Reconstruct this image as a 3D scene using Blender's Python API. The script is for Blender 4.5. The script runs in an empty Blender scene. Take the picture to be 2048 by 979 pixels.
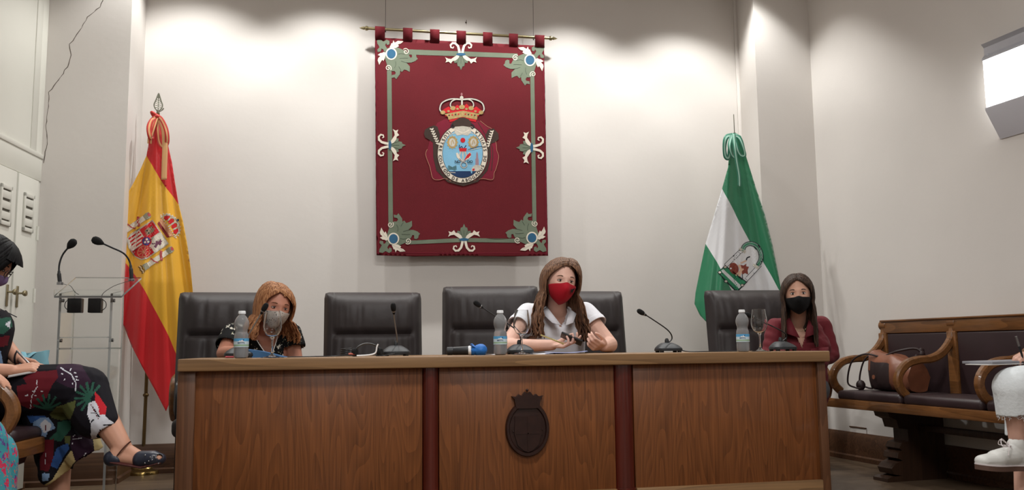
import bpy, bmesh, math, random
from mathutils import Vector, Matrix, geometry
from math import sin, cos, pi, radians, sqrt
sc = bpy.context.scene
COL = sc.collection
# ------------------------------------------------------------------ camera
FPX, YAW, PITCH, ROLL, ZC = 1750.0, 11.7, 6.67, -0.64, 0.84
cam_d = bpy.data.cameras.new('camera'); cam_d.sensor_width = 36; cam_d.lens = FPX/2048*36
cam_d.clip_start = .05; cam_d.clip_end = 60
cam = bpy.data.objects.new('camera', cam_d); COL.objects.link(cam)
CR = (Matrix.Rotation(radians(-YAW), 4, 'Z') @ Matrix.Rotation(radians(90+PITCH), 4, 'X') @ Matrix.Rotation(radians(ROLL), 4, 'Z'))
cam.matrix_world = Matrix.Translation((0, 0, ZC)) @ CR
sc.camera = cam
CO = Vector((0, 0, ZC)); CR3 = CR.to_3x3()
# ------------------------------------------------------------------ view, world, lights
sc.view_settings.view_transform = 'Standard'; sc.view_settings.look = 'None'
sc.view_settings.gamma = 1.0; sc.view_settings.use_curve_mapping = False
sc.view_settings.exposure = 0.0
sc.cycles.use_denoising = True
sc.cycles.max_bounces = 8; sc.cycles.diffuse_bounces = 4; sc.cycles.transparent_max_bounces = 16
sc.cycles.transmission_bounces = 12; sc.cycles.caustics_reflective = False; sc.cycles.caustics_refractive = False
sc.cycles.sample_clamp_indirect = 3.0
w = bpy.data.worlds.new('world'); sc.world = w; w.use_nodes = True
w.node_tree.nodes['Background'].inputs[0].default_value = (.8, .85, .9, 1)
w.node_tree.nodes['Background'].inputs[1].default_value = 0.25
BW, PF_, CEIL = 6.6, 6.15, 3.95      # back wall, pilaster fronts, ceiling
def spot(x, y, z, energy, size=104, blend=.22, col=(1, .995, .965), r=.035):
    d = bpy.data.lights.new('downlight_beam', 'SPOT'); d.energy = energy; d.spot_size = radians(size); d.spot_blend = blend
    d.color = col; d.shadow_soft_size = r
    o = bpy.data.objects.new('downlight_beam', d); COL.objects.link(o); o.location = (x, y, z); return o
def area(x, y, z, sx, sy, energy, col, rot=(0, 0, 0)):
    d = bpy.data.lights.new('added_ceiling_fill', 'AREA'); d.shape = 'RECTANGLE'; d.size = sx; d.size_y = sy; d.energy = energy; d.color = col
    o = bpy.data.objects.new('added_ceiling_fill', d); COL.objects.link(o); o.location = (x, y, z); o.rotation_euler = rot; return o
DOWN = [(-1.0, 5.95), (-.05, 5.95), (.93, 5.95), (1.85, 5.95), (2.80, 5.95)]
for x, y in DOWN: spot(x, y, CEIL-.05, 92, 110, .5)
spot(3.17, 5.80, CEIL-.05, 26, 92, .35)
spot(-1.2, 4.9, CEIL-.05, 22, 110, .5)
for x, y in ((.6, 2.2), (.6, -.8), (.6, -3.4)):
    area(x, y, CEIL-.03, 1.5, .5, 88, (1, .985, .965))  # added fill lamps, out of view, to raise the room's brightness

# ------------------------------------------------------------------ pixel -> world
def ray(px, py): return (CR3 @ Vector(((px-1024)/FPX, -(py-489.5)/FPX, -1)))
def P(px, py, Y):
    d = ray(px, py); return CO + d*(Y/d.y)
def PZ(px, py, z):
    d = ray(px, py); return CO + d*((z-CO.z)/d.z)
def PX(px, py, p0, n):          # on the plane through p0 with normal n
    d = ray(px, py); return CO + d*((Vector(p0)-CO).dot(n)/d.dot(n))

# ------------------------------------------------------------------ materials
def lin(c):
    r = []
    for v in c[:3]:
        v /= 255.0; r.append(v/12.92 if v <= .04045 else ((v+.055)/1.055)**2.4)
    return (*r, 1)
MATS = {}
def mat(name, c=(200, 200, 200), rough=.6, metal=0, spec=.5, var=.08, vs=8, bump=0, bs=60, sheen=0, trans=0, ior=1.45, alpha=1, emit=0, coat=0, scale=(1, 1, 1)):
    if name in MATS: return MATS[name]
    m = bpy.data.materials.new(name); m.use_nodes = True; nt = m.node_tree; N = nt.nodes; L = nt.links
    b = N['Principled BSDF']; MATS[name] = m
    b.inputs['Roughness'].default_value = rough; b.inputs['Metallic'].default_value = metal
    b.inputs['Specular IOR Level'].default_value = spec; b.inputs['IOR'].default_value = ior
    b.inputs['Transmission Weight'].default_value = trans; b.inputs['Alpha'].default_value = alpha
    b.inputs['Coat Weight'].default_value = coat; b.inputs['Sheen Weight'].default_value = sheen
    c = lin(c); b.inputs['Base Color'].default_value = c
    if emit:
        b.inputs['Emission Color'].default_value = c; b.inputs['Emission Strength'].default_value = emit
    tc = N.new('ShaderNodeTexCoord'); mp = N.new('ShaderNodeMapping'); mp.inputs['Scale'].default_value = scale
    L.new(tc.outputs['Object'], mp.inputs[0])
    if var:
        n = N.new('ShaderNodeTexNoise'); n.inputs['Scale'].default_value = vs; n.inputs['Detail'].default_value = 5
        L.new(mp.outputs[0], n.inputs['Vector'])
        r = N.new('ShaderNodeValToRGB'); r.color_ramp.elements[0].position = .3; r.color_ramp.elements[1].position = .7
        r.color_ramp.elements[0].color = tuple(max(0, v*(1-var)) for v in c[:3])+(1,)
        r.color_ramp.elements[1].color = tuple(min(1, v*(1+var)) for v in c[:3])+(1,)
        L.new(n.outputs[0], r.inputs[0]); L.new(r.outputs[0], b.inputs['Base Color'])
    if bump:
        n2 = N.new('ShaderNodeTexNoise'); n2.inputs['Scale'].default_value = bs; n2.inputs['Detail'].default_value = 4
        L.new(mp.outputs[0], n2.inputs['Vector'])
        bp = N.new('ShaderNodeBump'); bp.inputs['Strength'].default_value = bump; bp.inputs['Distance'].default_value = .01
        L.new(n2.outputs[0], bp.inputs['Height']); L.new(bp.outputs[0], b.inputs['Normal'])
    return m
def wood(name, c1, c2, axis='X', rough=.42, rings=14, spec=.4, coat=0, stretch=12, bands=0, ringw=.42):
    if name in MATS: return MATS[name]
    m = bpy.data.materials.new(name); m.use_nodes = True; nt = m.node_tree; N = nt.nodes; L = nt.links
    b = N['Principled BSDF']; MATS[name] = m; b.inputs['Roughness'].default_value = rough
    b.inputs['Specular IOR Level'].default_value = spec; b.inputs['Coat Weight'].default_value = coat
    tc = N.new('ShaderNodeTexCoord')
    mp = N.new('ShaderNodeMapping'); s = [stretch]*3; s['XYZ'.index(axis)] = 1.0
    mp.inputs['Scale'].default_value = s; L.new(tc.outputs['Object'], mp.inputs[0])
    # cathedral figure: low noise quantised into rings
    n = N.new('ShaderNodeTexNoise'); n.inputs['Scale'].default_value = .55; n.inputs['Detail'].default_value = 1.5; L.new(mp.outputs[0], n.inputs['Vector'])
    mu = N.new('ShaderNodeMath'); mu.operation = 'MULTIPLY'; mu.inputs[1].default_value = rings; L.new(n.outputs[0], mu.inputs[0])
    fr = N.new('ShaderNodeMath'); fr.operation = 'FRACT'; L.new(mu.outputs[0], fr.inputs[0])
    # fine fibres
    mp2 = N.new('ShaderNodeMapping'); s2 = [110]*3; s2['XYZ'.index(axis)] = 3.0
    mp2.inputs['Scale'].default_value = s2; L.new(tc.outputs['Object'], mp2.inputs[0])
    n2 = N.new('ShaderNodeTexNoise'); n2.inputs['Scale'].default_value = 1; n2.inputs['Detail'].default_value = 3; L.new(mp2.outputs[0], n2.inputs['Vector'])
    mx = N.new('ShaderNodeMath'); mx.operation = 'MULTIPLY_ADD'; L.new(fr.outputs[0], mx.inputs[0]); mx.inputs[1].default_value = ringw
    m3 = N.new('ShaderNodeMath'); m3.operation = 'MULTIPLY'; L.new(n2.outputs[0], m3.inputs[0]); m3.inputs[1].default_value = 1.25-ringw*.9
    L.new(m3.outputs[0], mx.inputs[2])
    r = N.new('ShaderNodeValToRGB'); r.color_ramp.elements[0].position = .1; r.color_ramp.elements[1].position = .95
    r.color_ramp.elements[0].color = lin(c1); r.color_ramp.elements[1].color = lin(c2)
    L.new(mx.outputs[0], r.inputs[0]); L.new(r.outputs[0], b.inputs['Base Color'])
    bp = N.new('ShaderNodeBump'); bp.inputs['Strength'].default_value = .12; bp.inputs['Distance'].default_value = .003
    L.new(mx.outputs[0], bp.inputs['Height']); L.new(bp.outputs[0], b.inputs['Normal'])
    return m
def glass(name, c=(250, 252, 252), rough=0.0, ior=1.45):
    m = mat(name, c, rough, trans=1, ior=ior, var=0); return m

# ------------------------------------------------------------------ objects
LOC = {}
def thing(name, label, cat, loc=(0, 0, 0), group=None):
    o = bpy.data.objects.new(name, None); COL.objects.link(o); o.empty_display_size = .1
    o.location = loc; LOC[o.name] = Vector(loc); o['label'] = label; o['category'] = cat
    if group: o['group'] = group
    return o
def tag(o, label, cat, group=None):
    o['label'] = label; o['category'] = cat
    if group: o['group'] = group
    return o
def obj(name, bm, m=None, parent=None, label=None, smooth=38, kind=None, loc=None):
    """bm holds WORLD coordinates; the mesh is moved into its parent's frame."""
    if isinstance(bm, B): bm = bm.bm
    off = Vector(loc) if loc is not None else Vector((0, 0, 0))
    p = parent; base = Vector((0, 0, 0))
    if parent is not None: base = LOC[parent.name]
    if loc is None: off = base.copy() if parent is not None else Vector((0, 0, 0))
    if off.length > 0: bmesh.ops.translate(bm, vec=-off, verts=bm.verts)
    bmesh.ops.recalc_face_normals(bm, faces=bm.faces) if not getattr(bm, 'keep', False) else None
    for f in bm.faces: f.smooth = True
    if smooth is not None:
        a = radians(smooth)
        for e in bm.edges:
            if len(e.link_faces) == 2 and e.calc_face_angle(0) > a: e.smooth = False
    me = bpy.data.meshes.new(name); bm.to_mesh(me); bm.free()
    o = bpy.data.objects.new(name, me); COL.objects.link(o)
    for mm in (m if isinstance(m, (list, tuple)) else [m] if m else []): me.materials.append(mm)
    if parent is not None: o.parent = parent
    o.location = off - base
    LOC[o.name] = off
    if label: o['label'] = label
    if kind: o['kind'] = kind
    return o
def struct(name, bm, m, parent=None):
    o = obj(name, bm, m, parent)
    if parent is None: o['kind'] = 'structure'
    return o
def copy_tree(o, parent=None):
    c = o.copy(); COL.objects.link(c); c.parent = parent; LOC[c.name] = LOC.get(o.name, Vector((0, 0, 0)))
    for ch in list(o.children): copy_tree(ch, c)
    return c

def catmull(pts, n=8, closed=False):
    pts = [Vector(p) for p in pts]; out = []
    N = len(pts)
    rng = range(N if closed else N-1)
    for i in rng:
        if closed: p0, p1, p2, p3 = pts[(i-1) % N], pts[i], pts[(i+1) % N], pts[(i+2) % N]
        else: p0, p1, p2, p3 = pts[max(i-1, 0)], pts[i], pts[i+1], pts[min(i+2, N-1)]
        for k in range(n):
            t = k/n; out.append(.5*((2*p1)+(-p0+p2)*t+(2*p0-5*p1+4*p2-p3)*t*t+(-p0+3*p1-3*p2+p3)*t**3))
    if not closed: out.append(pts[-1].copy())
    return out
def lerp_list(vals, n):
    out = []
    for i in range(n):
        t = i/(n-1)*(len(vals)-1); k = min(int(t), len(vals)-2); f = t-k
        a, b = vals[k], vals[k+1]
        out.append(tuple(x+(y-x)*f for x, y in zip(a, b)) if isinstance(a, (tuple, list)) else a+(b-a)*f)
    return out

class B:
    def __init__(s): s.bm = bmesh.new()
    def mi(s, f0, idx):
        for f in list(s.bm.faces)[f0:]: f.material_index = idx
    def nf(s): return len(s.bm.faces)
    def box(s, x0, x1, y0, y1, z0, z1, bev=0, M=None, seg=2):
        r = bmesh.ops.create_cube(s.bm, size=1); vs = r['verts']
        for v in vs: v.co = Vector(((x0+x1)/2+v.co.x*(x1-x0), (y0+y1)/2+v.co.y*(y1-y0), (z0+z1)/2+v.co.z*(z1-z0)))
        if bev:
            es = list({e for v in vs for e in v.link_edges})
            rr = bmesh.ops.bevel(s.bm, geom=es, offset=bev, segments=seg, affect='EDGES', profile=.5)
            vs = list({v for f in rr['faces'] for v in f.verts} | {v for v in vs if v.is_valid})
            # bevel returns only new faces; collect the connected island
            seen = set(vs); st = list(vs)
            while st:
                v = st.pop()
                for e in v.link_edges:
                    o = e.other_vert(v)
                    if o not in seen: seen.add(o); st.append(o)
            vs = list(seen)
        if M is not None: bmesh.ops.transform(s.bm, matrix=M, verts=vs)
        return vs
    def sweep(s, pts, prof, up=None, caps=True, scl=None, closed=False):
        """sweep a closed 2D profile [(a,b)] along pts; up fixes the b axis; scl = per point (sa,sb)"""
        pts = [Vector(p) for p in pts]; n = len(pts); rings = []
        prev = None
        for i, p in enumerate(pts):
            if closed: t = pts[(i+1) % n]-pts[(i-1) % n]
            else: t = pts[min(i+1, n-1)]-pts[max(i-1, 0)]
            if t.length < 1e-9: t = Vector((0, 0, 1))
            t.normalize()
            if up is not None: u = Vector(up[i]) if isinstance(up, list) else Vector(up)
            elif prev is not None: u = prev
            else: u = Vector((0, 0, 1)) if abs(t.z) < .9 else Vector((0, 1, 0))
            u = u-t*u.dot(t)
            if u.length < 1e-6: u = t.orthogonal()
            u.normalize(); prev = u; sd = u.cross(t)
            sa, sb = (scl[i] if scl else (1, 1))
            rings.append([s.bm.verts.new(p+sd*(a*sa)+u*(b*sb)) for a, b in prof])
        m = len(prof)
        for i in range(n if closed else n-1):
            r0, r1 = rings[i], rings[(i+1) % n]
            for k in range(m): s.bm.faces.new((r0[k], r0[(k+1) % m], r1[(k+1) % m], r1[k]))
        if caps and not closed:
            s.bm.faces.new(rings[0][::-1]); s.bm.faces.new(rings[-1])
        return rings
    def tube(s, pts, r, seg=8, up=None, caps=True, closed=False):
        """r: number, list of numbers or list of (ra, rb)"""
        prof = [(cos(2*pi*k/seg), sin(2*pi*k/seg)) for k in range(seg)]
        if isinstance(r, (int, float)): sc_ = [(r, r)]*len(pts)
        else:
            if len(r) != len(pts): r = lerp_list(list(r), len(pts))
            sc_ = [q if isinstance(q, (tuple, list)) else (q, q) for q in r]
        return s.sweep(pts, prof, up, caps, sc_, closed)
    def capsule(s, a, b, ra, rb, seg=14, up=None, n=5):
        """tapered capsule; ra, rb numbers or (side, up) pairs"""
        a, b = Vector(a), Vector(b); d = b-a; L = d.length; t = d.normalized() if L > 1e-6 else Vector((0, 0, 1))
        A = ra if isinstance(ra, (tuple, list)) else (ra, ra); Bq = rb if isinstance(rb, (tuple, list)) else (rb, rb)
        pts = []; scs = []
        for k in range(n): 
            an = pi/2*(1-k/n)
            pts.append(a-t*(sin(an)*min(A))); c = max(cos(an), .05); scs.append((A[0]*c, A[1]*c))
        pts.append(a); scs.append(A); pts.append(b); scs.append(Bq)
        for k in range(1, n+1):
            an = pi/2*k/n
            pts.append(b+t*(sin(an)*min(Bq))); c = max(cos(an), .05); scs.append((Bq[0]*c, Bq[1]*c))
        prof = [(cos(2*pi*k/seg), sin(2*pi*k/seg)) for k in range(seg)]
        if up is None: up = Vector((0, 0, 1)) if abs(t.z) < .9 else Vector((0, 1, 0))
        s.sweep(pts, prof, up, True, scs)
    def chain(s, pts, rs, up=None, seg=14):
        for i in range(len(pts)-1): s.capsule(pts[i], pts[i+1], rs[i], rs[i+1], seg, up)
    def ball(s, c, r, M=None, seg=20, rings=14):
        r = r if isinstance(r, (tuple, list)) else (r, r, r)
        q = bmesh.ops.create_uvsphere(s.bm, u_segments=seg, v_segments=rings, radius=1)
        T = Matrix.Translation(Vector(c)) @ (M.to_4x4() if M is not None else Matrix.Identity(4)) @ Matrix.Diagonal((*r, 1))
        bmesh.ops.transform(s.bm, matrix=T, verts=q['verts']); return q['verts']
    def lathe(s, prof, c=(0, 0, 0), seg=28, M=None, caps=True):
        T = Matrix.Translation(Vector(c)) @ (M.to_4x4() if M is not None else Matrix.Identity(4))
        rings = []
        for r, z in prof:
            rings.append([s.bm.verts.new(T @ Vector((max(r, 1e-4)*cos(2*pi*k/seg), max(r, 1e-4)*sin(2*pi*k/seg), z))) for k in range(seg)])
        for i in range(len(rings)-1):
            for k in range(seg): s.bm.faces.new((rings[i][k], rings[i][(k+1) % seg], rings[i+1][(k+1) % seg], rings[i+1][k]))
        if caps: s.bm.faces.new(rings[0][::-1]); s.bm.faces.new(rings[-1])
    def prism(s, poly, f, t):
        """poly 2D; f maps (a,b,c)->world; thickness t along c"""
        lo = [s.bm.verts.new(f(a, b, 0)) for a, b in poly]; hi = [s.bm.verts.new(f(a, b, t)) for a, b in poly]
        n = len(poly)
        s.bm.faces.new(lo[::-1]); s.bm.faces.new(hi)
        for k in range(n): s.bm.faces.new((lo[k], lo[(k+1) % n], hi[(k+1) % n], hi[k]))
    def quad(s, *p):
        s.bm.faces.new([s.bm.verts.new(q) for q in p])
    def loft(s, rings, closed=True, caps=False):
        R = [[s.bm.verts.new(p) for p in r] for r in rings]; m = len(R[0])
        for i in range(len(R)-1):
            for k in range(m if closed else m-1): s.bm.faces.new((R[i][k], R[i][(k+1) % m], R[i+1][(k+1) % m], R[i+1][k]))
        if caps: s.bm.faces.new(R[0][::-1]); s.bm.faces.new(R[-1])

def inpoly(x, y, poly):
    c = False; n = len(poly); j = n-1
    for i in range(n):
        xi, yi = poly[i][0], poly[i][1]; xj, yj = poly[j][0], poly[j][1]
        if (yi > y) != (yj > y) and x < (xj-xi)*(y-yi)/(yj-yi)+xi: c = not c
        j = i
    return c
def sheet(bm, poly, surf, step, mi=0, lines=(), classify=None, off=0.0):
    """fill a 2D polygon with fine triangles laid on surf(x,y,off)->Vector"""
    vs = []; es = []
    def dens(pl, closed=True):
        out = []; n = len(pl)
        for i in range(n if closed else n-1):
            a, b = Vector(pl[i][:2]), Vector(pl[(i+1) % n][:2]); k = max(1, int((b-a).length/step))
            for q in range(k): out.append(a.lerp(b, q/k))
        if not closed: out.append(Vector(pl[-1][:2]))
        return out
    bd = dens(poly); i0 = 0; vs += bd; es += [(k, (k+1) % len(bd)) for k in range(len(bd))]
    for ln in lines:
        l = dens(ln, False); i0 = len(vs); vs += l; es += [(i0+k, i0+k+1) for k in range(len(l)-1)]
    xs = [p.x for p in bd]; ys = [p.y for p in bd]
    y = min(ys)+step/2; r = 0
    while y < max(ys):
        x = min(xs)+step/2+(step/2 if r % 2 else 0)
        while x < max(xs):
            if inpoly(x, y, poly): vs.append(Vector((x, y)))
            x += step
        y += step*.87; r += 1
    res = geometry.delaunay_2d_cdt(vs, es, [], 0, 1e-5)
    V, F = res[0], res[2]
    bv = [None]*len(V)
    for f in F:
        c = (V[f[0]]+V[f[1]]+V[f[2]])/3
        if not inpoly(c.x, c.y, poly): continue
        q = []
        for k in f:
            if bv[k] is None: bv[k] = bm.verts.new(surf(V[k].x, V[k].y, off))
            q.append(bv[k])
        try: fc = bm.faces.new(q)
        except ValueError: continue
        fc.material_index = classify(c.x, c.y) if classify else mi
def thick(o, t, off=0):
    m = o.modifiers.new('thickness', 'SOLIDIFY'); m.thickness = t; m.offset = off; return o
def ell(cx, cy, rx, ry, n=24, a0=0, a1=2*pi, rot=0):
    out = []
    for k in range(n):
        a = a0+(a1-a0)*k/(n if abs(a1-a0-2*pi) < 1e-6 else n-1); x, y = rx*cos(a), ry*sin(a)
        out.append((cx+x*cos(rot)-y*sin(rot), cy+x*sin(rot)+y*cos(rot)))
    return out
def stroke(pts, w, taper=False):
    """2D polyline -> polygon of width w"""
    L, R = [], []; n = len(pts)
    for i in range(n):
        a = Vector(pts[max(i-1, 0)][:2]); b = Vector(pts[min(i+1, n-1)][:2]); t = (b-a)
        if t.length < 1e-9: t = Vector((1, 0))
        t.normalize(); nn = Vector((-t.y, t.x)); ww = (w[i] if isinstance(w, list) else w)/2
        p = Vector(pts[i][:2]); L.append(tuple(p+nn*ww)); R.append(tuple(p-nn*ww))
    return L+R[::-1]
# ================================================================== ROOM
plaster = mat('plaster', (216, 211, 206), .85, var=.03, vs=1.3, bump=.06, bs=25, spec=.2)
plaster_w = mat('plaster_white', (214, 213, 206), .8, var=.02, vs=2, bump=.04, bs=30, spec=.2)
paint = mat('door_paint', (214, 213, 204), .45, var=.02, vs=3)
skirt = wood('skirting_wood', (52, 33, 22), (92, 62, 42), 'X', .4)
dark = mat('dark_gap', (104, 100, 92), .9, var=0)
floor_m = wood('floor_wood', (74, 60, 48), (112, 94, 76), 'X', .32, rings=5, stretch=6)
ceil_m = mat('ceiling_paint', (196, 190, 186), .9, var=.02)

xl_in, xl_f = -1.36, -1.36                      # left pilaster side
xr_in, xr_f, xr_c = 3.345, 3.25, 3.725          # right pilaster side, front, corner
xl_c = (P(100, 0, PF_).x+P(66, 520, PF_).x)/2   # left pilaster / side wall corner
LW = Vector((xl_c, PF_, 0)); LD = Vector((-sin(radians(5.6)), -cos(radians(5.6)), 0))     # left wall runs towards us
RW = Vector((xr_c, PF_, 0)); RD = Vector((sin(radians(4.6)), -cos(radians(4.6)), 0))
LN = Vector((cos(radians(5.6)), -sin(radians(5.6)), 0)); RN = Vector((-cos(radians(4.6)), -sin(radians(4.6)), 0))   # into the room
LEN = 11.5
b = B(); b.box(-4, 6, -6, 7, -.1, 0); struct('floor', b, floor_m)
b = B(); b.box(-4, 6, -6, 7, CEIL, CEIL+.1); struct('ceiling', b, ceil_m)
b = B(); b.box(-1.9, 3.9, BW, BW+.15, 0, CEIL); struct('wall_back', b, plaster)
def wall_block(pts, m, name, h=CEIL):
    b = B(); b.prism([(p[0], p[1]) for p in pts], lambda a, q, c: Vector((a, q, c)), h); return struct(name, b, m)
wall_block([(xl_in, BW+.1), (xl_f, PF_), (xl_c, PF_), (xl_c-.3, PF_), (xl_c-.3, BW+.1)], plaster, 'wall_pilaster_left')
wall_block([(xr_in, BW+.1), (xr_f, PF_), (xr_c+.3, PF_), (xr_c+.3, BW+.1)], plaster, 'wall_pilaster_right')
a = LW; e = LW+LD*LEN
wall_block([(a.x, a.y+.02), (e.x, e.y), (e.x-.2, e.y), (a.x-.2, a.y+.02)], plaster_w, 'wall_left')
a = RW; e = RW+RD*LEN
wall_block([(a.x, a.y+.02), (e.x, e.y), (e.x+.2, e.y), (a.x+.2, a.y+.02)], plaster, 'wall_right')
b = B(); b.box(-4, 6, -5.6, -5.45, 0, CEIL); struct('wall_front', b, plaster)
# conduit strip in the right inner corner, recessed strip beside it
b = B(); b.box(xr_in-.045, xr_in-.012, BW-.018, BW, 0, CEIL, .004); struct('trim_1', b, plaster)
# skirting
def skirting(name, p0, p1, n, h=.2, t=.022):
    p0, p1, n = Vector(p0), Vector(p1), Vector(n); d = (p1-p0).normalized()
    prof = [(0, 0), (t+.012, 0), (t+.012, .03), (t, .04), (t, h-.03), (t*.6, h-.012), (t*.4, h), (0, h)]
    b = B(); f = lambda a, q, c: p0+n*a+Vector((0, 0, q))+d*c
    b.prism(prof, f, (p1-p0).length); struct(name, b, skirt)
skirting('baseboard_back', (xl_in, BW, 0), (xr_in, BW, 0), (0, -1, 0))
skirting('baseboard_pilaster_left', (xl_c, PF_, 0), (xl_f, PF_, 0), (0, -1, 0))
skirting('baseboard_pilaster_right', (xr_f, PF_, 0), (xr_c, PF_, 0), (0, -1, 0))
skirting('baseboard_left_return', (xl_in, PF_, 0), (xl_in, BW, 0), (1, 0, 0))
skirting('baseboard_right_return', (xr_f, PF_, 0), (xr_in, BW, 0), (-1, 0, 0))
skirting('baseboard_right', RW, RW+RD*LEN, RN)
skirting('baseboard_left', LW+LD*.05, LW+LD*LEN, LN)
# hairline cracks in the plaster of the left pilaster: a shallow dark groove strip with its own path
crack = mat('crack_shadow', (96, 86, 78), .95, var=.3, vs=90)
def crackline(name, pts, Y, wd=.0035):
    rnd = random.Random(7); pl = []
    for (x0, y0), (x1, y1) in zip(pts[:-1], pts[1:]):
        n = max(2, int(math.hypot(x1-x0, y1-y0)/7))
        for k in range(n):
            t = k/n; pl.append((x0+(x1-x0)*t+rnd.uniform(-1.6, 1.6), y0+(y1-y0)*t))
    pl.append(pts[-1]); p3 = [P(x, y, Y) for x, y in pl]
    b = B(); b.tube(p3, [(wd*rnd.uniform(.35, 1)/2, .0006) for _ in p3], 5, up=(0, 1, 0)); o = struct(name, b, crack)
crackline('trim_2', [(207, 0), (200, 14), (176, 34), (160, 62), (140, 88), (141, 110), (138, 127), (118, 160), (98, 184), (97, 220), (92, 250), (95, 280), (87, 326)], PF_-.0005, .006)
# the paint step on the left pilaster below the crack
b = B(); q0 = P(70, 592, PF_); q1 = P(250, 592, PF_)

# ---- left wall joinery: upper panel, double doors with louvred vents
def LP_(px, py): return PX(px, py, LW, LN)
def lframe(s_, h, d): return LW+LD*s_+Vector((0, 0, h))+LN*d          # distance along, height, out of wall
def lcoord(px, py):
    p = LP_(px, py)-LW; return p.dot(LD), p.z
def lbox(b, s0, s1, h0, h1, d0, d1, bev=0):
    M = Matrix((( LD.x, 0, LN.x, LW.x), (LD.y, 0, LN.y, LW.y), (0, 1, 0, 0), (0, 0, 0, 1)))
    b.box(s0, s1, h0, h1, d0, d1, bev, M)
sA, hA = lcoord(72, 355); s1_, h1_ = lcoord(76, 10); sg, hg = lcoord(20, 420); _, hk = lcoord(38, 595)
hd = hA-.02                                     # door head height
W_ = sg-.10                                     # leaf width: jamb .10
b = B()
lbox(b, .0, .085, 0, CEIL, 0, .010, .003)       # jamb / tall stile
lbox(b, .0, 3.2, hd, hd+.16, 0, .016, .004)     # transom rail
lbox(b, .085, .17, hd+.16, CEIL, 0, .012, .004)
lbox(b, .0, 3.2, hd+.15, hd+.18, 0, .022, .004)
struct('trim_3', b, paint)
b = B(); lbox(b, .15, 3.2, hd+.16, CEIL, 0, .006); struct('trim_4', b, paint)
def door(n, s0, s1, knob_side):
    D = thing('door_%d' % n, '', 'door', lframe((s0+s1)/2, 0, 0)); D['kind'] = 'structure'; del D['label']; del D['category']
    b = B(); lbox(b, s0+.006, s1-.006, .01, hd-.012, .004, .04, .004)
    obj('door_leaf', b, paint, D)
    c, hv = (s0+s1)/2+(-.0), hd-.24
    b = B()
    lbox(b, c-.07, c+.07, hv+.095, hv+.12, .04, .052, .003); lbox(b, c-.07, c+.07, hv-.12, hv-.095, .04, .052, .003)
    lbox(b, c-.07, c-.052, hv-.12, hv+.12, .04, .052, .003); lbox(b, c+.052, c+.07, hv-.12, hv+.12, .04, .052, .003)
    for k in range(-1, 2): lbox(b, c-.055, c+.055, hv+k*.062-.023, hv+k*.062+.023, .04, .05, .002)
    v = obj('vent', b, paint, D)
    b = B(); lbox(b, c-.054, c+.054, hv-.1, hv+.1, .036, .042); obj('vent_gap', b, dark, v)
    sk = s1-.06 if knob_side > 0 else s0+.06
    b = B(); lbox(b, sk-.014, sk+.014, hk-.065, hk+.065, .04, .046, .003)
    h = obj('handle_plate', b, mat('aged_brass', (150, 140, 112), .35, .8, var=.15), D)
    M = Matrix(((LD.x, 0, LN.x), (LD.y, 0, LN.y), (0, 1, 0)))
    b = B(); b.lathe([(.006, 0), (.006, .025), (.009, .028), (.016, .034), (.019, .043), (.016, .051), (.002, .055)], lframe(sk, hk+.02, .045), 18, M)
    obj('door_knob', b, MATS['aged_brass'], D)
    b = B()
    for hh in (hd-.35, 1.2, .3): b.tube([lframe(s0+.003 if knob_side > 0 else s1-.003, hh+q, .044) for q in (-.045, .045)], .009, 8)
    obj('hinge', b, paint, D)
    return D
door(1, .085, sg, 1)
door(2, sg+.012, sg+.012+(sg-.085), -1)
b = B(); lbox(b, sg+.012+(sg-.085), sg+.1+(sg-.085), 0, hd, 0, .035, .006); struct('trim_5', b, paint)
# right wall: small cable plate above the skirting
def rframe(s_, h, d): return RW+RD*s_+Vector((0, 0, h))+RN*d
MR = Matrix(((RD.x, 0, RN.x, RW.x), (RD.y, 0, RN.y, RW.y), (0, 1, 0, 0), (0, 0, 0, 1)))
def rbox(b, s0, s1, h0, h1, d0, d1, bev=0): b.box(s0, s1, h0, h1, d0, d1, bev, MR)
q = PX(1717, 856, RW, RN)-RW
b = B(); rbox(b, q.dot(RD)-.09, q.dot(RD)+.09, q.z-.06, q.z+.004, 0, .006, .002); f0 = b.nf()
rbox(b, q.dot(RD)-.09, q.dot(RD)+.09, q.z+.004, q.z+.012, 0, .012, .002); b.mi(f0, 1)
tag(obj('wall_plate', b, [plaster, skirt]), 'small cream cover plate low on the right wall below the bench', 'wall plate')
# downlight fixtures in the ceiling
ring_m = mat('lamp_ring', (220, 220, 218), .4, .1); lens_m = mat('lamp_lens', (255, 246, 228), .5, emit=6, var=0)
for k, (x, y) in enumerate(DOWN+[(3.17, 5.80), (-1.2, 4.9)]):
    t = thing('ceiling_downlight', 'recessed round ceiling spotlight near the end wall', 'ceiling light', (x, y, CEIL), 'recessed spotlights in the ceiling')
    b = B(); b.lathe([(.075, 0), (.075, -.008), (.058, -.008), (.055, 0)], (x, y, CEIL), 24, caps=False); obj('lamp_ring', b, ring_m, t)
    b = B(); b.lathe([(.054, 0), (.054, -.003), (.001, -.003)], (x, y, CEIL), 24); obj('lamp_lens', b, lens_m, t)
for x, y in ((.6, 2.2), (.6, -.8), (.6, -3.4)):  # panel bodies for the added fill lamps, out of view
    t = thing('added_fill_panel', 'flat rectangular panel added out of view on the ceiling for fill light', 'ceiling light', (x, y, CEIL), 'added ceiling fill panels')
    b = B(); b.box(x-.77, x+.77, y-.27, y+.27, CEIL-.012, CEIL, .003); obj('panel_frame', b, ring_m, t)
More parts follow.
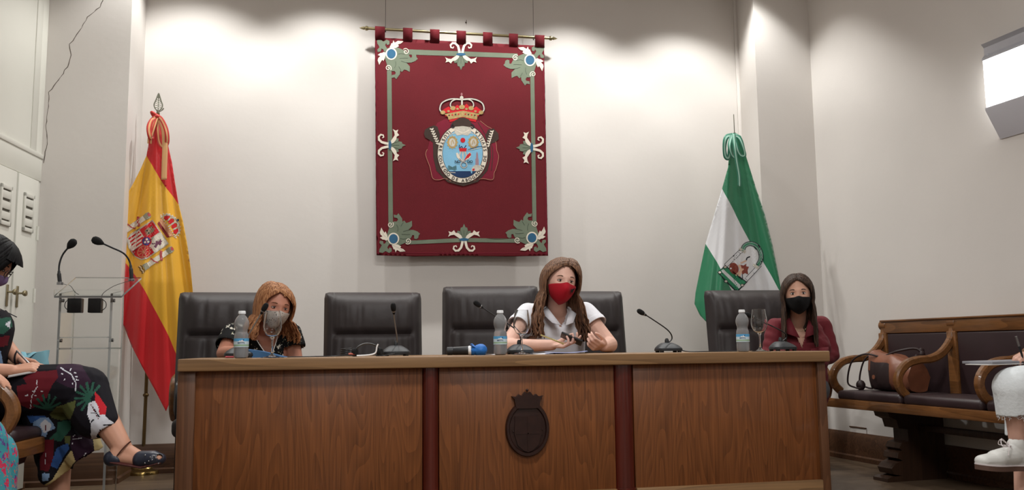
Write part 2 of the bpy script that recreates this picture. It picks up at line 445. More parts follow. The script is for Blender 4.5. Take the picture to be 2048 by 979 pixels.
# ---- wall lamp on the right wall
WL_N = RN
lp = lambda px, py, d: PX(px, py, RW+RN*d, RN)
D0 = .20                                        # how far the body stands off the wall
def rc(px, py, d): 
    p = lp(px, py, d)-RW; return p.dot(RD), p.z
sw, hw = rc(2003, 276, .0)
lo, hi = .0, .6
for _ in range(40):
    mid = (lo+hi)/2
    if (rc(1972, 219, mid)[0] > sw): hi = mid
    else: lo = mid
D0 = (lo+hi)/2
s_e = sw; hB = rc(1972, 219, D0)[1]; hM = rc(1969, 120, D0)[1]; hT = rc(1965, 88, D0)[1]
if not (.05 < D0 < .35): D0 = .14
LL = 1.6                                        # lamp length along the wall
t = thing('wall_lamp', 'long white glowing wall lamp with grey wedge underside on right wall', 'wall lamp', rframe(s_e+LL/2, hM, 0))
lamp_metal = mat('lamp_metal', (196, 198, 206), .45, .3, var=.06)
lamp_grey = mat('lamp_grey', (206, 206, 214), .5, 0, var=.02)
lamp_lit = mat('lamp_diffuser', (255, 255, 252), .5, emit=5.5, var=0)
def rprism(prof, s0, s1):
    b = B(); b.prism(prof, lambda d, h, c: RW+RN*d+Vector((0, 0, h))+RD*(s0+c), s1-s0); return b
obj('diffuser', rprism([(.012, hB+.01), (D0-.004, hB+.01), (D0-.004, hM), (.012, hM)], s_e, s_e+LL), lamp_lit, t)
obj('lower_shade', rprism([(.0, hw), (.006, hw-.006), (D0+.002, hB-.004), (D0+.002, hB+.01), (D0-.008, hB+.012), (.0, hw+.02)], s_e-.004, s_e+LL), lamp_grey, t)
b = rprism([(.0, hM), (D0, hM), (D0, hM+.012), (D0-.02, hM+.035), (D0-.02, hT-.02), (D0, hT), (D0-.03, hT+.004), (0, hT)], s_e-.003, s_e+LL)
for k in (0.03, .8): b.ball(rframe(s_e+k, hM+.03, D0-.015), .008, seg=10, rings=6)
obj('gear_tray', b, lamp_metal, t)
# ================================================================== DESK
oakX = wood('oak_edge', (100, 74, 50), (150, 116, 80), 'X', .38, rings=9)
oakZ = wood('oak_panel', (74, 40, 20), (136, 82, 44), 'Z', .36, rings=30, stretch=9, coat=.15, ringw=.30)
oakZ2 = wood('oak_end', (74, 45, 28), (108, 72, 48), 'Z', .4, rings=10)
mahog = wood('mahogany', (60, 18, 12), (92, 32, 22), 'Z', .28, rings=6, coat=.3)
DY, DT, DX0, DX1, DD = 4.07, .805, -.655, 2.49, .68
desk = thing('conference_desk', 'long oak conference desk with carved oval emblem on its front', 'desk', ((DX0+DX1)/2, DY+DD/2, 0))
b = B(); b.box(DX0, DX1, DY, DY+DD, DT-.055, DT, .006, seg=3); obj('desk_top', b, oakX, desk, 'pale oak slab top')
PYF = DY+.05                                    # front panels
pX = lambda px, Y=PYF: P(px, 850, Y).x
def slab(name, x0, x1, y0, y1, z0, z1, m, bev=.004, lab=None):
    b = B(); b.box(x0, x1, y0, y1, z0, z1, bev); return obj(name, b, m, desk, lab)
slab('end_panel', pX(352, DY+.03), pX(352, DY+.03)+.075, DY+.03, DY+DD-.02, 0, DT-.055, oakZ2)
slab('end_panel', pX(1657, DY+.03)-.045, pX(1657, DY+.03), DY+.03, DY+DD-.02, 0, DT-.055, oakZ2)
slab('end_trim', pX(1640)-.01, pX(1657, DY+.03)-.043, PYF-.012, DY+.2, 0, DT-.055, oakZ2)
xs = [pX(352, DY+.03)+.07, P(845, 750, PYF).x, P(878, 750, PYF).x, P(1228, 760, PYF).x, P(1266, 760, PYF).x, pX(1640)]
for i, (u, v) in enumerate(((xs[0], xs[1]), (xs[2], xs[3]), (xs[4], xs[5]))):
    slab('front_panel', u, v, PYF, PYF+.03, .16, DT-.055, oakZ)
    slab('plinth_rail', u, v, PYF-.018, PYF+.03, .02, .162, oakX)
for u, v in ((xs[1], xs[2]), (xs[3], xs[4])):
    b = B(); n = 14; w_ = (v-u)/2; cx = (u+v)/2
    prof = [(cx+w_*cos(pi*k/n), PYF+.02-.045*sin(pi*k/n)) for k in range(n+1)]+[(u, PYF+.03), (v, PYF+.03)]
    b.prism(prof, lambda a, q, c: Vector((a, q, .155+c)), DT-.055-.155)
    b.prism([(cx+(x-cx)*1.1, y-.008) for x, y in prof], lambda a, q, c: Vector((a, q, .02+c)), .145)
    obj('column', b, mahog, desk, 'dark red half-round column')
slab('modesty_shelf', xs[0], xs[5], DY+.09, DY+DD-.06, .46, .48, oakX)
# emblem
ex, ez = P(1054, 856, PYF).x, P(1054, 856, PYF).z; er = (P(1098, 856, PYF).x-P(1011, 856, PYF).x)/2; eh = (P(1054, 800, PYF).z-P(1054, 912, PYF).z)/2
bronze = mat('dark_carved_wood', (44, 24, 20), .38, .1, var=.25, vs=30)
F = lambda a, q, c: Vector((ex+a, PYF-c, ez+q))
b = B()
prev = [(er*cos(2*pi*k/40), eh*sin(2*pi*k/40)) for k in range(40)]
rings = []
for s_, c_ in ((1, 0), (1.0, .014), (.96, .022), (.86, .022), (.82, .014), (.78, .014), (.5, .017), (.01, .018)):
    rings.append([F(a*s_, q*s_, c_) for a, q in prev])
b.loft(rings)
E_ = obj('carved_emblem', b, bronze, desk, 'dark carved oval coat of arms')
b = B()
z1 = eh*.96
b.prism([(-.055, z1-.03), (.055, z1-.03), (.064, z1+.015), (.076, z1+.028), (.054, z1+.024), (.042, z1+.036), (.028, z1+.028), (.012, z1+.048), (0, z1+.034), (-.012, z1+.048), (-.028, z1+.028), (-.042, z1+.036), (-.054, z1+.024), (-.076, z1+.028), (-.064, z1+.015)], F, .026)
b.ball(F(0, z1+.054, .012), .007, seg=10, rings=6)
obj('crown', b, bronze, E_)
b = B()
sh = [(-.062, .06), (.062, .06), (.066, -.02), (.05, -.075), (.02, -.1), (0, -.108), (-.02, -.1), (-.05, -.075), (-.066, -.02)]
b.prism(sh, lambda a, q, c: F(a, q, .012+c), .012)
b.prism([(-.003, .055), (.003, .055), (.003, -.1), (-.003, -.1)], lambda a, q, c: F(a, q, .022+c), .004); b.prism([(-.058, -.018), (.058, -.018), (.058, -.024), (-.058, -.024)], lambda a, q, c: F(a, q, .022+c), .004)
for a0, q0 in ((-.072, -.01), (.070, -.005)): b.ball(F(a0, q0, .03), .004, seg=8, rings=6)
obj('shield', b, bronze, E_)

# ================================================================== LEATHER CHAIRS
leather = mat('dark_leather', (49, 43, 43), .52, var=.1, vs=5, bump=.25, bs=14, spec=.4)
plast = mat('black_plastic', (26, 26, 28), .4, var=.05)
chrome = mat('chrome', (190, 190, 192), .18, 1, var=.03)
def wrinkle(x, z, seed):
    r = random.Random(seed); s_ = 0
    for k in range(9):
        x0 = r.uniform(-.23, .23); a = r.uniform(-.25, .25); wd = r.uniform(.007, .016)
        d = (x-x0-a*(z-.2)*.4); s_ += r.uniform(.3, 1)*math.exp(-(d/wd)**2)
    return s_
def make_chair(label, x, y, rot, W=.53, top=1.155, seed=1):
    t = thing('leather_chair', label, 'chair', (0, 0, 0), 'black leather chairs behind the desk')
    # backrest: profile in (y,z) leaning back, front towards -y
    H0, hw_ = .50, W/2
    def surf_pt(u, v, side):                       # u -1..1 across, v 0..1 up
        z = H0+(top-H0)*v; x = u*hw_
        lean = .10*v
        edge = (1-abs(u)**6)*(1-abs(2*v-1)**10)
        if side == 0:
            d = .045*edge
            seam = math.exp(-((v-.655)/.022)**2)*(1 if abs(u) < .87 else 0)
            cush = .018*(1 if v > .655 else 0)*edge*math.sin(min(1, max(0, (v-.655)/.17))*pi/2)
            groove = math.exp(-((abs(u)-.88)/.03)**2)
            fade = (math.exp(-((v-.83)/.14)**2) if v > .655 else math.exp(-((v-.5)/.14)**2))*(1-groove)
            d += cush-.022*seam-.010*groove-.011*wrinkle(x, z-H0, seed if v > .655 else seed+50)*fade*(1 if abs(u) < .86 else 0)
            return Vector((x, -d-.03+lean, z))
        return Vector((x, .055+lean+.02*edge, z))
    nu, nv = 44, 40
    bm = B()
    us = [-1+2*i/nu for i in range(nu+1)]; vs_ = [j/nv for j in range(nv+1)]
    us = [math.copysign(1-(1-abs(u))**1.4, u) for u in us]
    g = [[bm.bm.verts.new(surf_pt(u, v, 0)) for u in us] for v in vs_]
    h = [[bm.bm.verts.new(surf_pt(u, v, 1)) for u in us] for v in vs_]
    for j in range(nv):
        for i in range(nu):
            bm.bm.faces.new((g[j][i], g[j][i+1], g[j+1][i+1], g[j+1][i])); bm.bm.faces.new((h[j][i], h[j+1][i], h[j+1][i+1], h[j][i+1]))
    rim = [(0, i) for i in range(nu)]+[(j, nu) for j in range(nv)]+[(nv, i) for i in range(nu, 0, -1)]+[(j, 0) for j in range(nv, 0, -1)]
    # rounded rim: an extra bulged ring between front and back
    ring = []
    for j, i in rim:
        a, c = g[j][i].co, h[j][i].co; m_ = (a+c)/2; o = Vector((0, 0, 0))
        if i == 0: o.x = -1
        if i == nu: o.x = 1
        if j == 0: o.z = -1
        if j == nv: o.z = 1
        ring.append(bm.bm.verts.new(m_+o.normalized()*.022))
    n = len(rim)
    for k in range(n):
        (j0, i0), (j1, i1) = rim[k], rim[(k+1) % n]
        bm.bm.faces.new((g[j0][i0], ring[k], ring[(k+1) % n], g[j1][i1])); bm.bm.faces.new((ring[k], h[j0][i0], h[j1][i1], ring[(k+1) % n]))
    obj('backrest', bm, leather, t, smooth=60)
    bm = B(); bm.box(-hw_+.02, hw_-.02, -.45, 0, .40, .50, .035, seg=4); obj('seat', bm, leather, t)
    for s_ in (-1, 1):
        bm = B(); xx = s_*(hw_-.045)
        bm.sweep(catmull([(xx, .03, .45), (xx, .02, .62), (xx, -.05, .665), (xx, -.28, .665), (xx, -.36, .63), (xx, -.34, .45)], 6), [(-.022, -.016), (.022, -.016), (.022, .016), (-.022, .016)], up=(1, 0, 0))
        obj('armrest', bm, plast, t)
    bm = B(); bm.lathe([(.03, .09), (.03, .40), (.09, .41)], (0, -.24, 0), 16); obj('gas_column', bm, plast, t)
    bm = B()
    for k in range(5):
        a = 2*pi*k/5+.3; e = Vector((.29*cos(a), -.24+.29*sin(a), .07))
        bm.tube([(0, -.24, .11), e], [(.03, .022), (.016, .012)], 8); bm.ball(e+Vector((0, 0, -.04)), (.014, .028, .028), Matrix.Rotation(a, 3, 'Z'), 12, 8)
    obj('star_base', bm, chrome, t)
    t.location = (x, y, 0); t.rotation_euler = (0, 0, rot); return t
def cx(px, Y): return P(px, 640, Y).x
make_chair('black leather chair behind the reddish-haired woman in the flowered black top', cx(459, 5.22), 5.22, radians(3), top=1.155, seed=1)
make_chair('empty black leather chair in full view behind the desk', cx(748, 5.2), 5.2, 0, seed=4)
make_chair('black leather chair whose tall left side shows beside the woman in red mask', cx(982, 5.14), 5.14, radians(-9), W=.54, top=1.19, seed=9)
make_chair('black leather chair half hidden behind the right shoulder of the woman in white', cx(1168, 5.28), 5.28, radians(0), W=.54, top=1.17, seed=13)
make_chair('black leather chair in front of the green and white flag', cx(1506, 5.3), 5.3, radians(-5), W=.53, top=1.18, seed=22)
# ================================================================== EMBROIDERED BANNER
def fabric(name, c, rough=.75, var=.06, sheen=.06, bump=.1, bs=220): return mat(name, c, rough, var=var, vs=6, bump=bump, bs=bs, sheen=sheen, spec=.25)
crimson = fabric('crimson_cloth', (96, 15, 25), var=.05)
crimson_d = fabric('crimson_velvet', (118, 22, 44), var=.12)
green_e = fabric('grey_green_applique', (106, 116, 98), .6, var=.12)
white_e = fabric('ivory_applique', (218, 208, 192), .6, var=.05)
blue_e = fabric('steel_blue_satin', (44, 92, 124), .5, var=.1)
sky_e = fabric('sky_blue_satin', (122, 176, 206), .45, var=.1)
sea_e = fabric('navy_satin', (24, 52, 92), .5, var=.2)
brown_e = fabric('brown_velvet', (62, 48, 42), .8, var=.15)
gold_e = mat('gold_thread', (168, 142, 92), .45, .35, var=.25, vs=60)
red_e = fabric('red_satin', (190, 24, 34), .5)
black_e = fabric('dark_thread', (34, 32, 40), .8, var=.05)
silver_e = mat('silver_thread', (190, 184, 172), .45, .3, var=.15, vs=50)
brass = mat('brass_rod', (158, 146, 112), .3, .9, var=.12, vs=20)
YB = 6.49
def bsurf(x, y, off=0):
    t = max(0, min(1, (y-80)/430)); 
    return P(x, y, YB+.006*sin(x*.045+1)*t+.004*sin(y*.02)-off)
RELIEF = .40
def layers(name, shapes, parent, surf, step=7, label=None, th=.0006):
    """shapes: (polygon, material, height)"""
    ms = []; b = B()
    for poly, m, off in shapes:
        if m not in ms: ms.append(m)
        sheet(b.bm, poly, surf, step, ms.index(m), off=.0022+off*RELIEF)
    o = obj(name, b, ms, parent, label, smooth=None); thick(o, th); o.data.polygons.foreach_set('use_smooth', [False]*len(o.data.polygons)); return o
def curl(cx_, cy_, r, a0, turns, sgn=1, n=26, r1=.12):
    return [(cx_+r*(1-(1-r1)*k/(n-1))*cos(a0+sgn*2*pi*turns*k/(n-1)), cy_+r*(1-(1-r1)*k/(n-1))*sin(a0+sgn*2*pi*turns*k/(n-1))) for k in range(n)]
rod_l, rod_r = P(724, 56, YB), P(1110, 77, YB)
ban = thing('banner', 'large crimson embroidered banner with crowned oval crest hanging from a rod', 'banner', P(922, 300, YB))
# cloth
TLc, TRc, BRc, BLc = (750, 75), (1088, 92), (1096, 511), (753, 510)
cl = B(); sheet(cl.bm, [TLc, (920, 83.5), TRc, (1092, 300), BRc, (1010, 512.5), (920, 510.5), (830, 512.5), BLc, (751.5, 300)], bsurf, 9)
thick(obj('cloth', cl, crimson, ban, smooth=None), .005)
hem = [stroke([(752, 79), (757, 508)], 1.1), stroke([(1087, 95), (1093, 509)], 1.1), stroke([(753, 505), (920, 506), (1095, 506)], 1.1)]
layers('hem_stitching', [(h, crimson_d, .0035) for h in hem], ban, bsurf)
for u, v in ((750, 770), (806, 825), (860, 879), (913, 932), (966, 985), (1018, 1036), (1070, 1089)):
    ry = lambda x: 56+(x-724)*21/386
    ty = lambda x: 75+(x-750)*17/338
    b = B(); pr = []
    for k, (yy, dd) in enumerate(((ty(u)+3, .004), (ry(u)+4, .012), (ry(u)-1, .016), (ry(u)-4.5, .008), (ry(u)-5, 0), (ry(u)-4.5, -.008), (ry(u)-1, -.016), (ry(u)+4, -.012), (ty(u)+3, -.004))):
        yv = yy+(ry(v)-ry(u)); pr.append([P(u, yy, YB-dd), P(v, yv, YB-dd)])
    b.loft(pr, closed=False); thick(obj('hanging_tab', b, crimson, ban, smooth=None), .003)
b = B(); ax = (rod_r-rod_l).normalized(); b.tube([rod_l+ax*.03, rod_r-ax*.03], .0115, 14); MQ = ax.to_track_quat('Z', 'Y').to_matrix()
for p, s_ in ((rod_l+ax*.03, -1), (rod_r-ax*.03, 1)):
    b.lathe([(.0115, -.02*s_), (.018, -.01*s_), (.018, .002*s_), (.010, .008*s_), (.014, .018*s_), (.009, .03*s_), (.004, .042*s_), (.001, .05*s_)], p, 14, MQ)
obj('rod', b, brass, ban, 'thin brass rod with pointed ends')
for px, py in ((771, 58), (1067, 74)):
    q = P(px, py, YB); b = B(); b.tube([q, Vector((q.x, q.y, CEIL))], .0016, 6); b.ball(q+Vector((0, 0, -.02)), .006, seg=8, rings=6)
    obj('hanging_wire', b, mat('wire', (70, 66, 62), .4, .8, var=0), ban)
# frame strips
strips = [[(815, 98.5), (1035, 107), (1035, 116), (815, 109)], [(774, 140), (783, 140), (786, 455), (777, 455)], [(1060.5, 145), (1068.5, 145), (1073, 455), (1065, 455)],
          [(810, 481), (925, 475.5), (1038, 477), (1038, 485), (925, 483.5), (812, 488.5)]]
for p_ in strips: layers('frame_strip', [(p_, green_e, .004)], ban, bsurf, 9)
# corner ornament, zoom units of 1/6.523 px about (343,375)
def zc(pts, cx_, cy_, sx, sy, k=6.523): return [(cx_+sx*(x-343)/k, cy_+sy*(y-375)/k) for x, y in pts]
small = [(155, 200), (200, 190), (240, 215), (285, 190), (320, 210), (318, 250), (290, 262), (275, 235), (262, 262), (290, 310), (250, 350), (240, 320), (215, 305), (205, 345), (165, 350), (160, 320), (190, 290), (175, 262), (160, 240)]
main = [(262, 310), (340, 290), (420, 290), (480, 315), (530, 340), (570, 385), (590, 425), (612, 420), (612, 378), (640, 370), (665, 385), (672, 420), (690, 440), (655, 470), (600, 490), (535, 490), (560, 512), (585, 540), (583, 610), (545, 590), (510, 580), (482, 612), (460, 595), (455, 640), (432, 672), (408, 706), (385, 682), (345, 690), (350, 652), (392, 645), (402, 622), (385, 600), (350, 600), (300, 575), (282, 500), (262, 440)]
wl1 = [(320, 290), (335, 262), (345, 235), (358, 240), (370, 198), (388, 230), (430, 205), (500, 212), (470, 240), (430, 255), (442, 275), (400, 300), (350, 305)]
wl2 = [(265, 355), (240, 352), (228, 362), (200, 365), (165, 390), (200, 405), (172, 432), (165, 460), (175, 488), (185, 520), (205, 480), (225, 452), (240, 470), (258, 430), (272, 380)]
veins = [[(400, 470), (402, 520), (385, 560)], [(450, 435), (520, 430), (560, 432)], [(470, 470), (520, 485), (570, 492)], [(440, 540), (470, 590)], [(430, 380), (470, 370), (520, 380)]]
wveins = [[(330, 288), (400, 262), (480, 218)], [(268, 380), (220, 420), (182, 500)]]
for (ox, oy, sx, sy) in ((782.6, 107.5, 1, 1), (1060, 120, -1, 1), (787, 477, 1, -1), (1064, 475, -1, -1)):
    z = lambda pts: zc(pts, ox, oy, sx, sy)
    c_ = obj_ = None
    g = layers('corner_ornament', [(z(small), green_e, .006), (z(main), green_e, .0055)]+[(stroke(z(v), .9), mat('green_vein_thread', (70, 80, 66), .8), .0075) for v in veins], ban, bsurf, 4)  # leaf veins stitched in a darker green thread
    for wl, wv_ in ((wl1, wveins[0]), (wl2, wveins[1])): layers('leaf', [(z(wl), white_e, .008), (stroke(z(wv_), .7), silver_e, .0095)], g, bsurf, 4)
    for cu_ in (curl(533, 345, 42, -2.4, 1.5), curl(303, 560, 42, -2.4+pi, 1.5, -1)): layers('scroll', [(stroke(z(cu_), 1.5), white_e, .009)], g, bsurf, 4)
    layers('medallion', [(ell(ox, oy, 11.4, 12, 28), white_e, .0095), (ell(ox, oy, 8.7, 9.4, 28), blue_e, .0115)], g, bsurf, 4)
# side ornaments
vol = [(2.5, 0), (4, -8), (6, -15), (11, -20.5), (17, -21), (21, -17), (20, -12), (16, -11), (14.5, -14)]
lf = [(2, 2), (8, 3), (14, 7), (20, 11), (26, 10), (32, 7), (29, 13), (31, 18), (25, 16), (20, 20), (17, 15), (11, 14), (5, 9)]
gl = [(-15, 11), (-10, 9), (-4, 3), (4, 3), (10, 9), (15, 11), (13, 19), (8, 18), (6.5, 25), (3, 26), (0, 33), (-3, 26), (-6.5, 25), (-8, 18), (-13, 19)]
for ox, oy, rot in ((922, 107, 0), (928, 480, pi), (778.5, 290, -pi/2), (1065, 295, pi/2)):
    R_ = lambda pts, m=1: [(ox+m*x*cos(rot)-y*sin(rot), oy+m*x*sin(rot)+y*cos(rot)) for x, y in pts]
    g = layers('side_ornament', [(R_(gl), green_e, .006)]+[(stroke(R_([(q, 6), (q*2.6, 20)]), .8), MATS['green_vein_thread'], .0078) for q in (-3, 0, 3)], ban, bsurf, 4)
    for m in (1, -1):
        layers('scroll', [(stroke(R_(vol, m), [5, 5, 4.5, 4.5, 4, 3.6, 3, 2.4, 2]), white_e, .009)], g, bsurf, 4)
        layers('leaf', [(R_(lf, m), white_e, .0085)], g, bsurf, 4)
    layers('band', [(R_(ell(0, 1.5, 9.5, 3, 16)), blue_e, .011)], g, bsurf, 4)
# crest
def z7(pts): return [(830+x/4.45, 170+y/4.45) for x, y in pts]
def S7(pts, w): return stroke(z7([tuple(q)[:2] for q in catmull([(x, y, 0) for x, y in pts], 5)]), w/4.45)
mantle = [(200, 335), (260, 305), (340, 300), (480, 300), (580, 318), (640, 365), (690, 400), (722, 520), (728, 580), (745, 640), (722, 740), (705, 780), (690, 840), (600, 832), (520, 850), (430, 870), (330, 858), (270, 830), (215, 842), (160, 830), (140, 760), (130, 720), (95, 620), (110, 570), (130, 500), (160, 400)]
fur = [(80, 430), (90, 395), (130, 372), (170, 358), (200, 370), (222, 440), (215, 520), (200, 600), (205, 700), (240, 780), (310, 840), (430, 875), (540, 845), (610, 780), (650, 690), (655, 600), (640, 520), (625, 450), (650, 395), (700, 385), (742, 430), (745, 480), (712, 508), (672, 520), (675, 640), (645, 760), (560, 860), (430, 898), (290, 862), (190, 760), (163, 640), (160, 510), (130, 488), (90, 465)]
cr = layers('crest', [(z7(mantle), crimson_d, .006), (z7(fur), brown_e, .009)], ban, bsurf, 5, 'crowned oval crest on a fur-edged mantle')
edge = mantle+[mantle[0]]
layers('mantle_edging', [(S7(edge[14:24], 4), mat('rose_gold_thread', (176, 120, 96), .5, .2), .009), (S7(edge[4:15], 4), MATS['rose_gold_thread'], .009), (S7([(560, 330), (620, 430), (690, 560), (680, 760)], 5), brown_e, .0085)], cr, bsurf, 5)
tas = []
for k in range(7):
    t = k/6
    for (xa, ya, xb, yb) in ((150, 392, 205, 520), (686, 412, 648, 540)):
        x, y = xa+(xb-xa)*t, ya+(yb-ya)*t
        for s_ in (-1, 1): tas.append((z7(ell(x+s_*7, y, 13, 6, 10, rot=s_*.9+1.2)), white_e, .0115))
layers('tassel_cord', tas, cr, bsurf, 5)
layers('ring', [(z7(ell(424, 610, 229, 266, 48)), brown_e, .0115), (z7(ell(424, 610, 221, 258, 48)), white_e, .0135), (z7(ell(424, 608, 182, 220, 44)), brown_e, .0145), (z7(ell(424, 608, 178, 216, 44)), sky_e, .0155)], cr, bsurf, 6)
sea = [p for p in ell(424, 608, 177, 215, 60) if p[1] > 765]
sea = sorted(sea, key=lambda p: p[0]); sea = [(sea[0][0]-4, 765)]+sea+[(sea[-1][0]+4, 765)]
art = [(z7(sea), sea_e, .0165)]
bump = [(322, 345), (350, 318), (395, 290), (440, 288), (480, 305), (505, 340), (495, 372), (430, 362), (350, 368)]
art += [(z7(bump), brown_e, .018), (S7([(340, 345), (322, 365), (340, 378), (352, 365)], 10), black_e, .019), (S7([(500, 345), (525, 365), (512, 384), (498, 372)], 10), black_e, .019)]
art += [(z7([(355, 375), (430, 365), (495, 378), (500, 420), (470, 450), (425, 440), (375, 450), (350, 420)]), silver_e, .0175), (S7([(370, 400), (425, 425), (485, 398)], 8), white_e, .0185)]
for x in (332, 520):
    sc_ = [(x+(42 if k % 2 else 52)*cos(2*pi*k/24), 508+(50 if k % 2 else 64)*sin(2*pi*k/24)) for k in range(24)]
    art += [(z7(sc_), gold_e, .0175), (z7(ell(x, 510, 28, 38, 20)), silver_e, .019), (S7([(x-12, 530), (x, 490), (x+14, 520)], 6), gold_e, .020)]
art += [(z7(ell(426, 490, 22, 22, 12)), red_e, .0185), (S7([(395, 530), (395, 560), (415, 545), (430, 565), (455, 535)], 7), sea_e, .0185), (z7([(392, 560), (462, 560), (455, 590), (398, 590)]), red_e, .019)]
for x in (408, 426, 444): art.append((S7([(x, 590), (x+(x-426)*.8, 640), (426, 690)], 13), silver_e, .0185))
art += [(z7([(365, 605), (380, 600), (405, 650), (420, 668), (400, 670), (372, 640)]), white_e, .019), (z7([(490, 600), (500, 620), (460, 665), (435, 672), (465, 620)]), red_e, .019), (z7([(480, 596), (500, 606), (495, 640), (470, 662), (462, 655)]), white_e, .0188)]
art += [(S7([(395, 650), (420, 680), (452, 690), (460, 720), (432, 735), (408, 715), (418, 690), (455, 665), (470, 650)], 9), silver_e, .020), (S7([(397, 653), (421, 683), (450, 693), (456, 718), (432, 730), (412, 714), (420, 692), (452, 669)], 3), sea_e, .021)]
art += [(z7([(538, 655), (566, 655), (568, 710), (538, 710)]), mat('pink_thread', (150, 120, 130), .7), .0185), (z7([(545, 610), (552, 590), (560, 612), (563, 655), (543, 655)]), MATS['pink_thread'], .0185), (z7([(500, 765), (505, 735), (540, 705), (580, 715), (590, 745), (560, 765)]), silver_e, .0180), (z7([(512, 760), (512, 745), (530, 740), (530, 760)]), red_e, .0195)]
for k in range(9): art.append((S7([(285+k*9, 745-abs(k-4)*-6), (300+k*8, 730-abs(4-k)*4), (312+k*7, 752)], 5), mat('teal_thread', (70, 110, 116), .7), .0175))
art += [(S7([(470, 575), (520, 560), (560, 548), (600, 545)], 4), sea_e, .0185), (S7([(465, 580), (520, 572), (590, 555)], 3), white_e, .0190), (S7([(390, 425), (340, 430), (300, 445)], 6), silver_e, .017), (S7([(460, 425), (520, 430), (555, 448)], 6), silver_e, .017),
        (S7([(310, 775), (360, 780)], 4), white_e, .018), (z7([(495, 765), (510, 765), (508, 785), (500, 785)]), sky_e, .018)]
layers('embroidered_scene', art, cr, bsurf, 6)
# lettering
def letters(name, items, m, parent, surf, off):
    """items: (char, x, y, height, rotation) in target units, y down"""
    b = B(); dg = bpy.context.evaluated_depsgraph_get()
    for ch, x, y, h, rot in items:
        cu = bpy.data.curves.new('t', 'FONT'); cu.body = ch; cu.align_x = 'CENTER'; cu.size = 1; cu.resolution_u = 3; cu.offset = .012
        to = bpy.data.objects.new('t', cu); me = to.to_mesh()
        if me and len(me.vertices):
            mp = []
            for v in me.vertices:
                a, c = v.co.x*h/.7, -(v.co.y*h/.7-h/2)
                mp.append(b.bm.verts.new(surf(x+a*cos(rot)-c*sin(rot), y+a*sin(rot)+c*cos(rot), off)))
            for p_ in me.polygons:
                try: b.bm.faces.new([mp[i] for i in p_.vertices])
                except ValueError: pass
        to.to_mesh_clear(); bpy.data.objects.remove(to); bpy.data.curves.remove(cu)
    o = obj(name, b, m, parent, smooth=None); thick(o, .0008); return o
txt = "ILUSTRE COLEGIO DE ABOGADOS DE SEVILLA"
n_ = len(txt); pts_ = []
N0 = 400; A0, A1 = radians(-123), radians(-123-294)          # counter-clockwise on screen from the upper left
arc = [0]; pp = []
for k in range(N0+1):
    a = A0+(A1-A0)*k/N0; pp.append((424+201*cos(a), 609+238*sin(a), a))
    if k: arc.append(arc[-1]+math.hypot(pp[k][0]-pp[k-1][0], pp[k][1]-pp[k-1][1]))
wd = {'I': .5, ' ': .7, 'J': .7}; ws = [wd.get(c, 1.0) for c in txt]; tot = sum(ws); acc = 0; items = []
for c, w_ in zip(txt, ws):
    s_ = (acc+w_/2)/tot*arc[-1]; acc += w_
    k = min(range(len(arc)), key=lambda i: abs(arc[i]-s_)); x, y, a = pp[k]
    nx, ny = cos(a)/201, sin(a)/238; rr = math.atan2(ny, nx)
    if c != ' ': items.append((c, 830+x/4.45, 170+y/4.45, 27/4.45, rr-pi/2))
letters('lettering', items, black_e, cr, bsurf, .0090)
letters('motto', [('N', 830+366/4.45, 170+680/4.45, 5.4, 0), ('O', 830+391/4.45, 170+680/4.45, 5.4, 0), ('D', 830+477/4.45, 170+680/4.45, 5.4, 0), ('O', 830+501/4.45, 170+680/4.45, 5.4, 0)], black_e, cr, bsurf, .0120)
# crown over the crest
cw = [(z7([(240, 250), (255, 215), (300, 190), (330, 215), (375, 175), (418, 200), (460, 165), (505, 215), (545, 190), (590, 225), (600, 250), (418, 245)]), red_e, .010),
      (z7([(300, 300), (425, 275), (552, 298), (540, 328), (425, 305), (310, 328)]), red_e, .0105),
      (z7([(262, 258), (425, 228), (580, 256), (556, 280), (552, 308), (425, 282), (298, 308), (292, 282)]), gold_e, .0125)]
for m in (1, -1):
    X = lambda pts: [(418+m*(x-418), y) for x, y in pts]
    cw += [(S7(X([(248, 250), (222, 218), (235, 165), (280, 135), (340, 122), (412, 127)]), 17), black_e, .0115), (S7(X([(248, 250), (222, 218), (235, 165), (280, 135), (340, 122), (412, 127)]), 11), silver_e, .013),
           (S7(X([(337, 215), (315, 182), (325, 148), (360, 128), (412, 130)]), 15), black_e, .0118), (S7(X([(337, 215), (315, 182), (325, 148), (360, 128), (412, 130)]), 10), silver_e, .0135)]
    for k, (x, y, r) in enumerate(((248, 243, 22), (298, 232, 12), (337, 205, 24), (378, 212, 12))): cw.append((z7(ell(418+m*(x-418), y, r, r*.8, 12)), gold_e, .0145))
    for k in range(5): cw.append((z7(ell(418+m*(30+k*28), 258+k*3.5, 7, 7, 8)), brown_e if k % 2 else red_e, .0145))
cw += [(S7([(418, 128), (418, 160), (418, 205)], 16), silver_e, .0138), (z7(ell(418, 195, 26, 20, 14)), gold_e, .0148), (z7(ell(415, 112, 16, 16, 14)), silver_e, .015), (z7(ell(415, 82, 9, 14, 12)), mat('pink_thread2', (150, 92, 96), .6), .0145)]
layers('crown', cw, cr, bsurf, 5)

# small hook nail on the wall above the banner
q = P(932, 45, BW); b = B(); b.tube([q, q+Vector((0, -.02, 0)), q+Vector((0, -.022, .012))], .003, 6); b.ball(q, (.008, .004, .008), seg=8, rings=6)
tag(obj('wall_hook', b, mat('dull_metal', (120, 112, 104), .5, .5)), 'tiny metal hook in the wall just above the banner rod', 'hook')

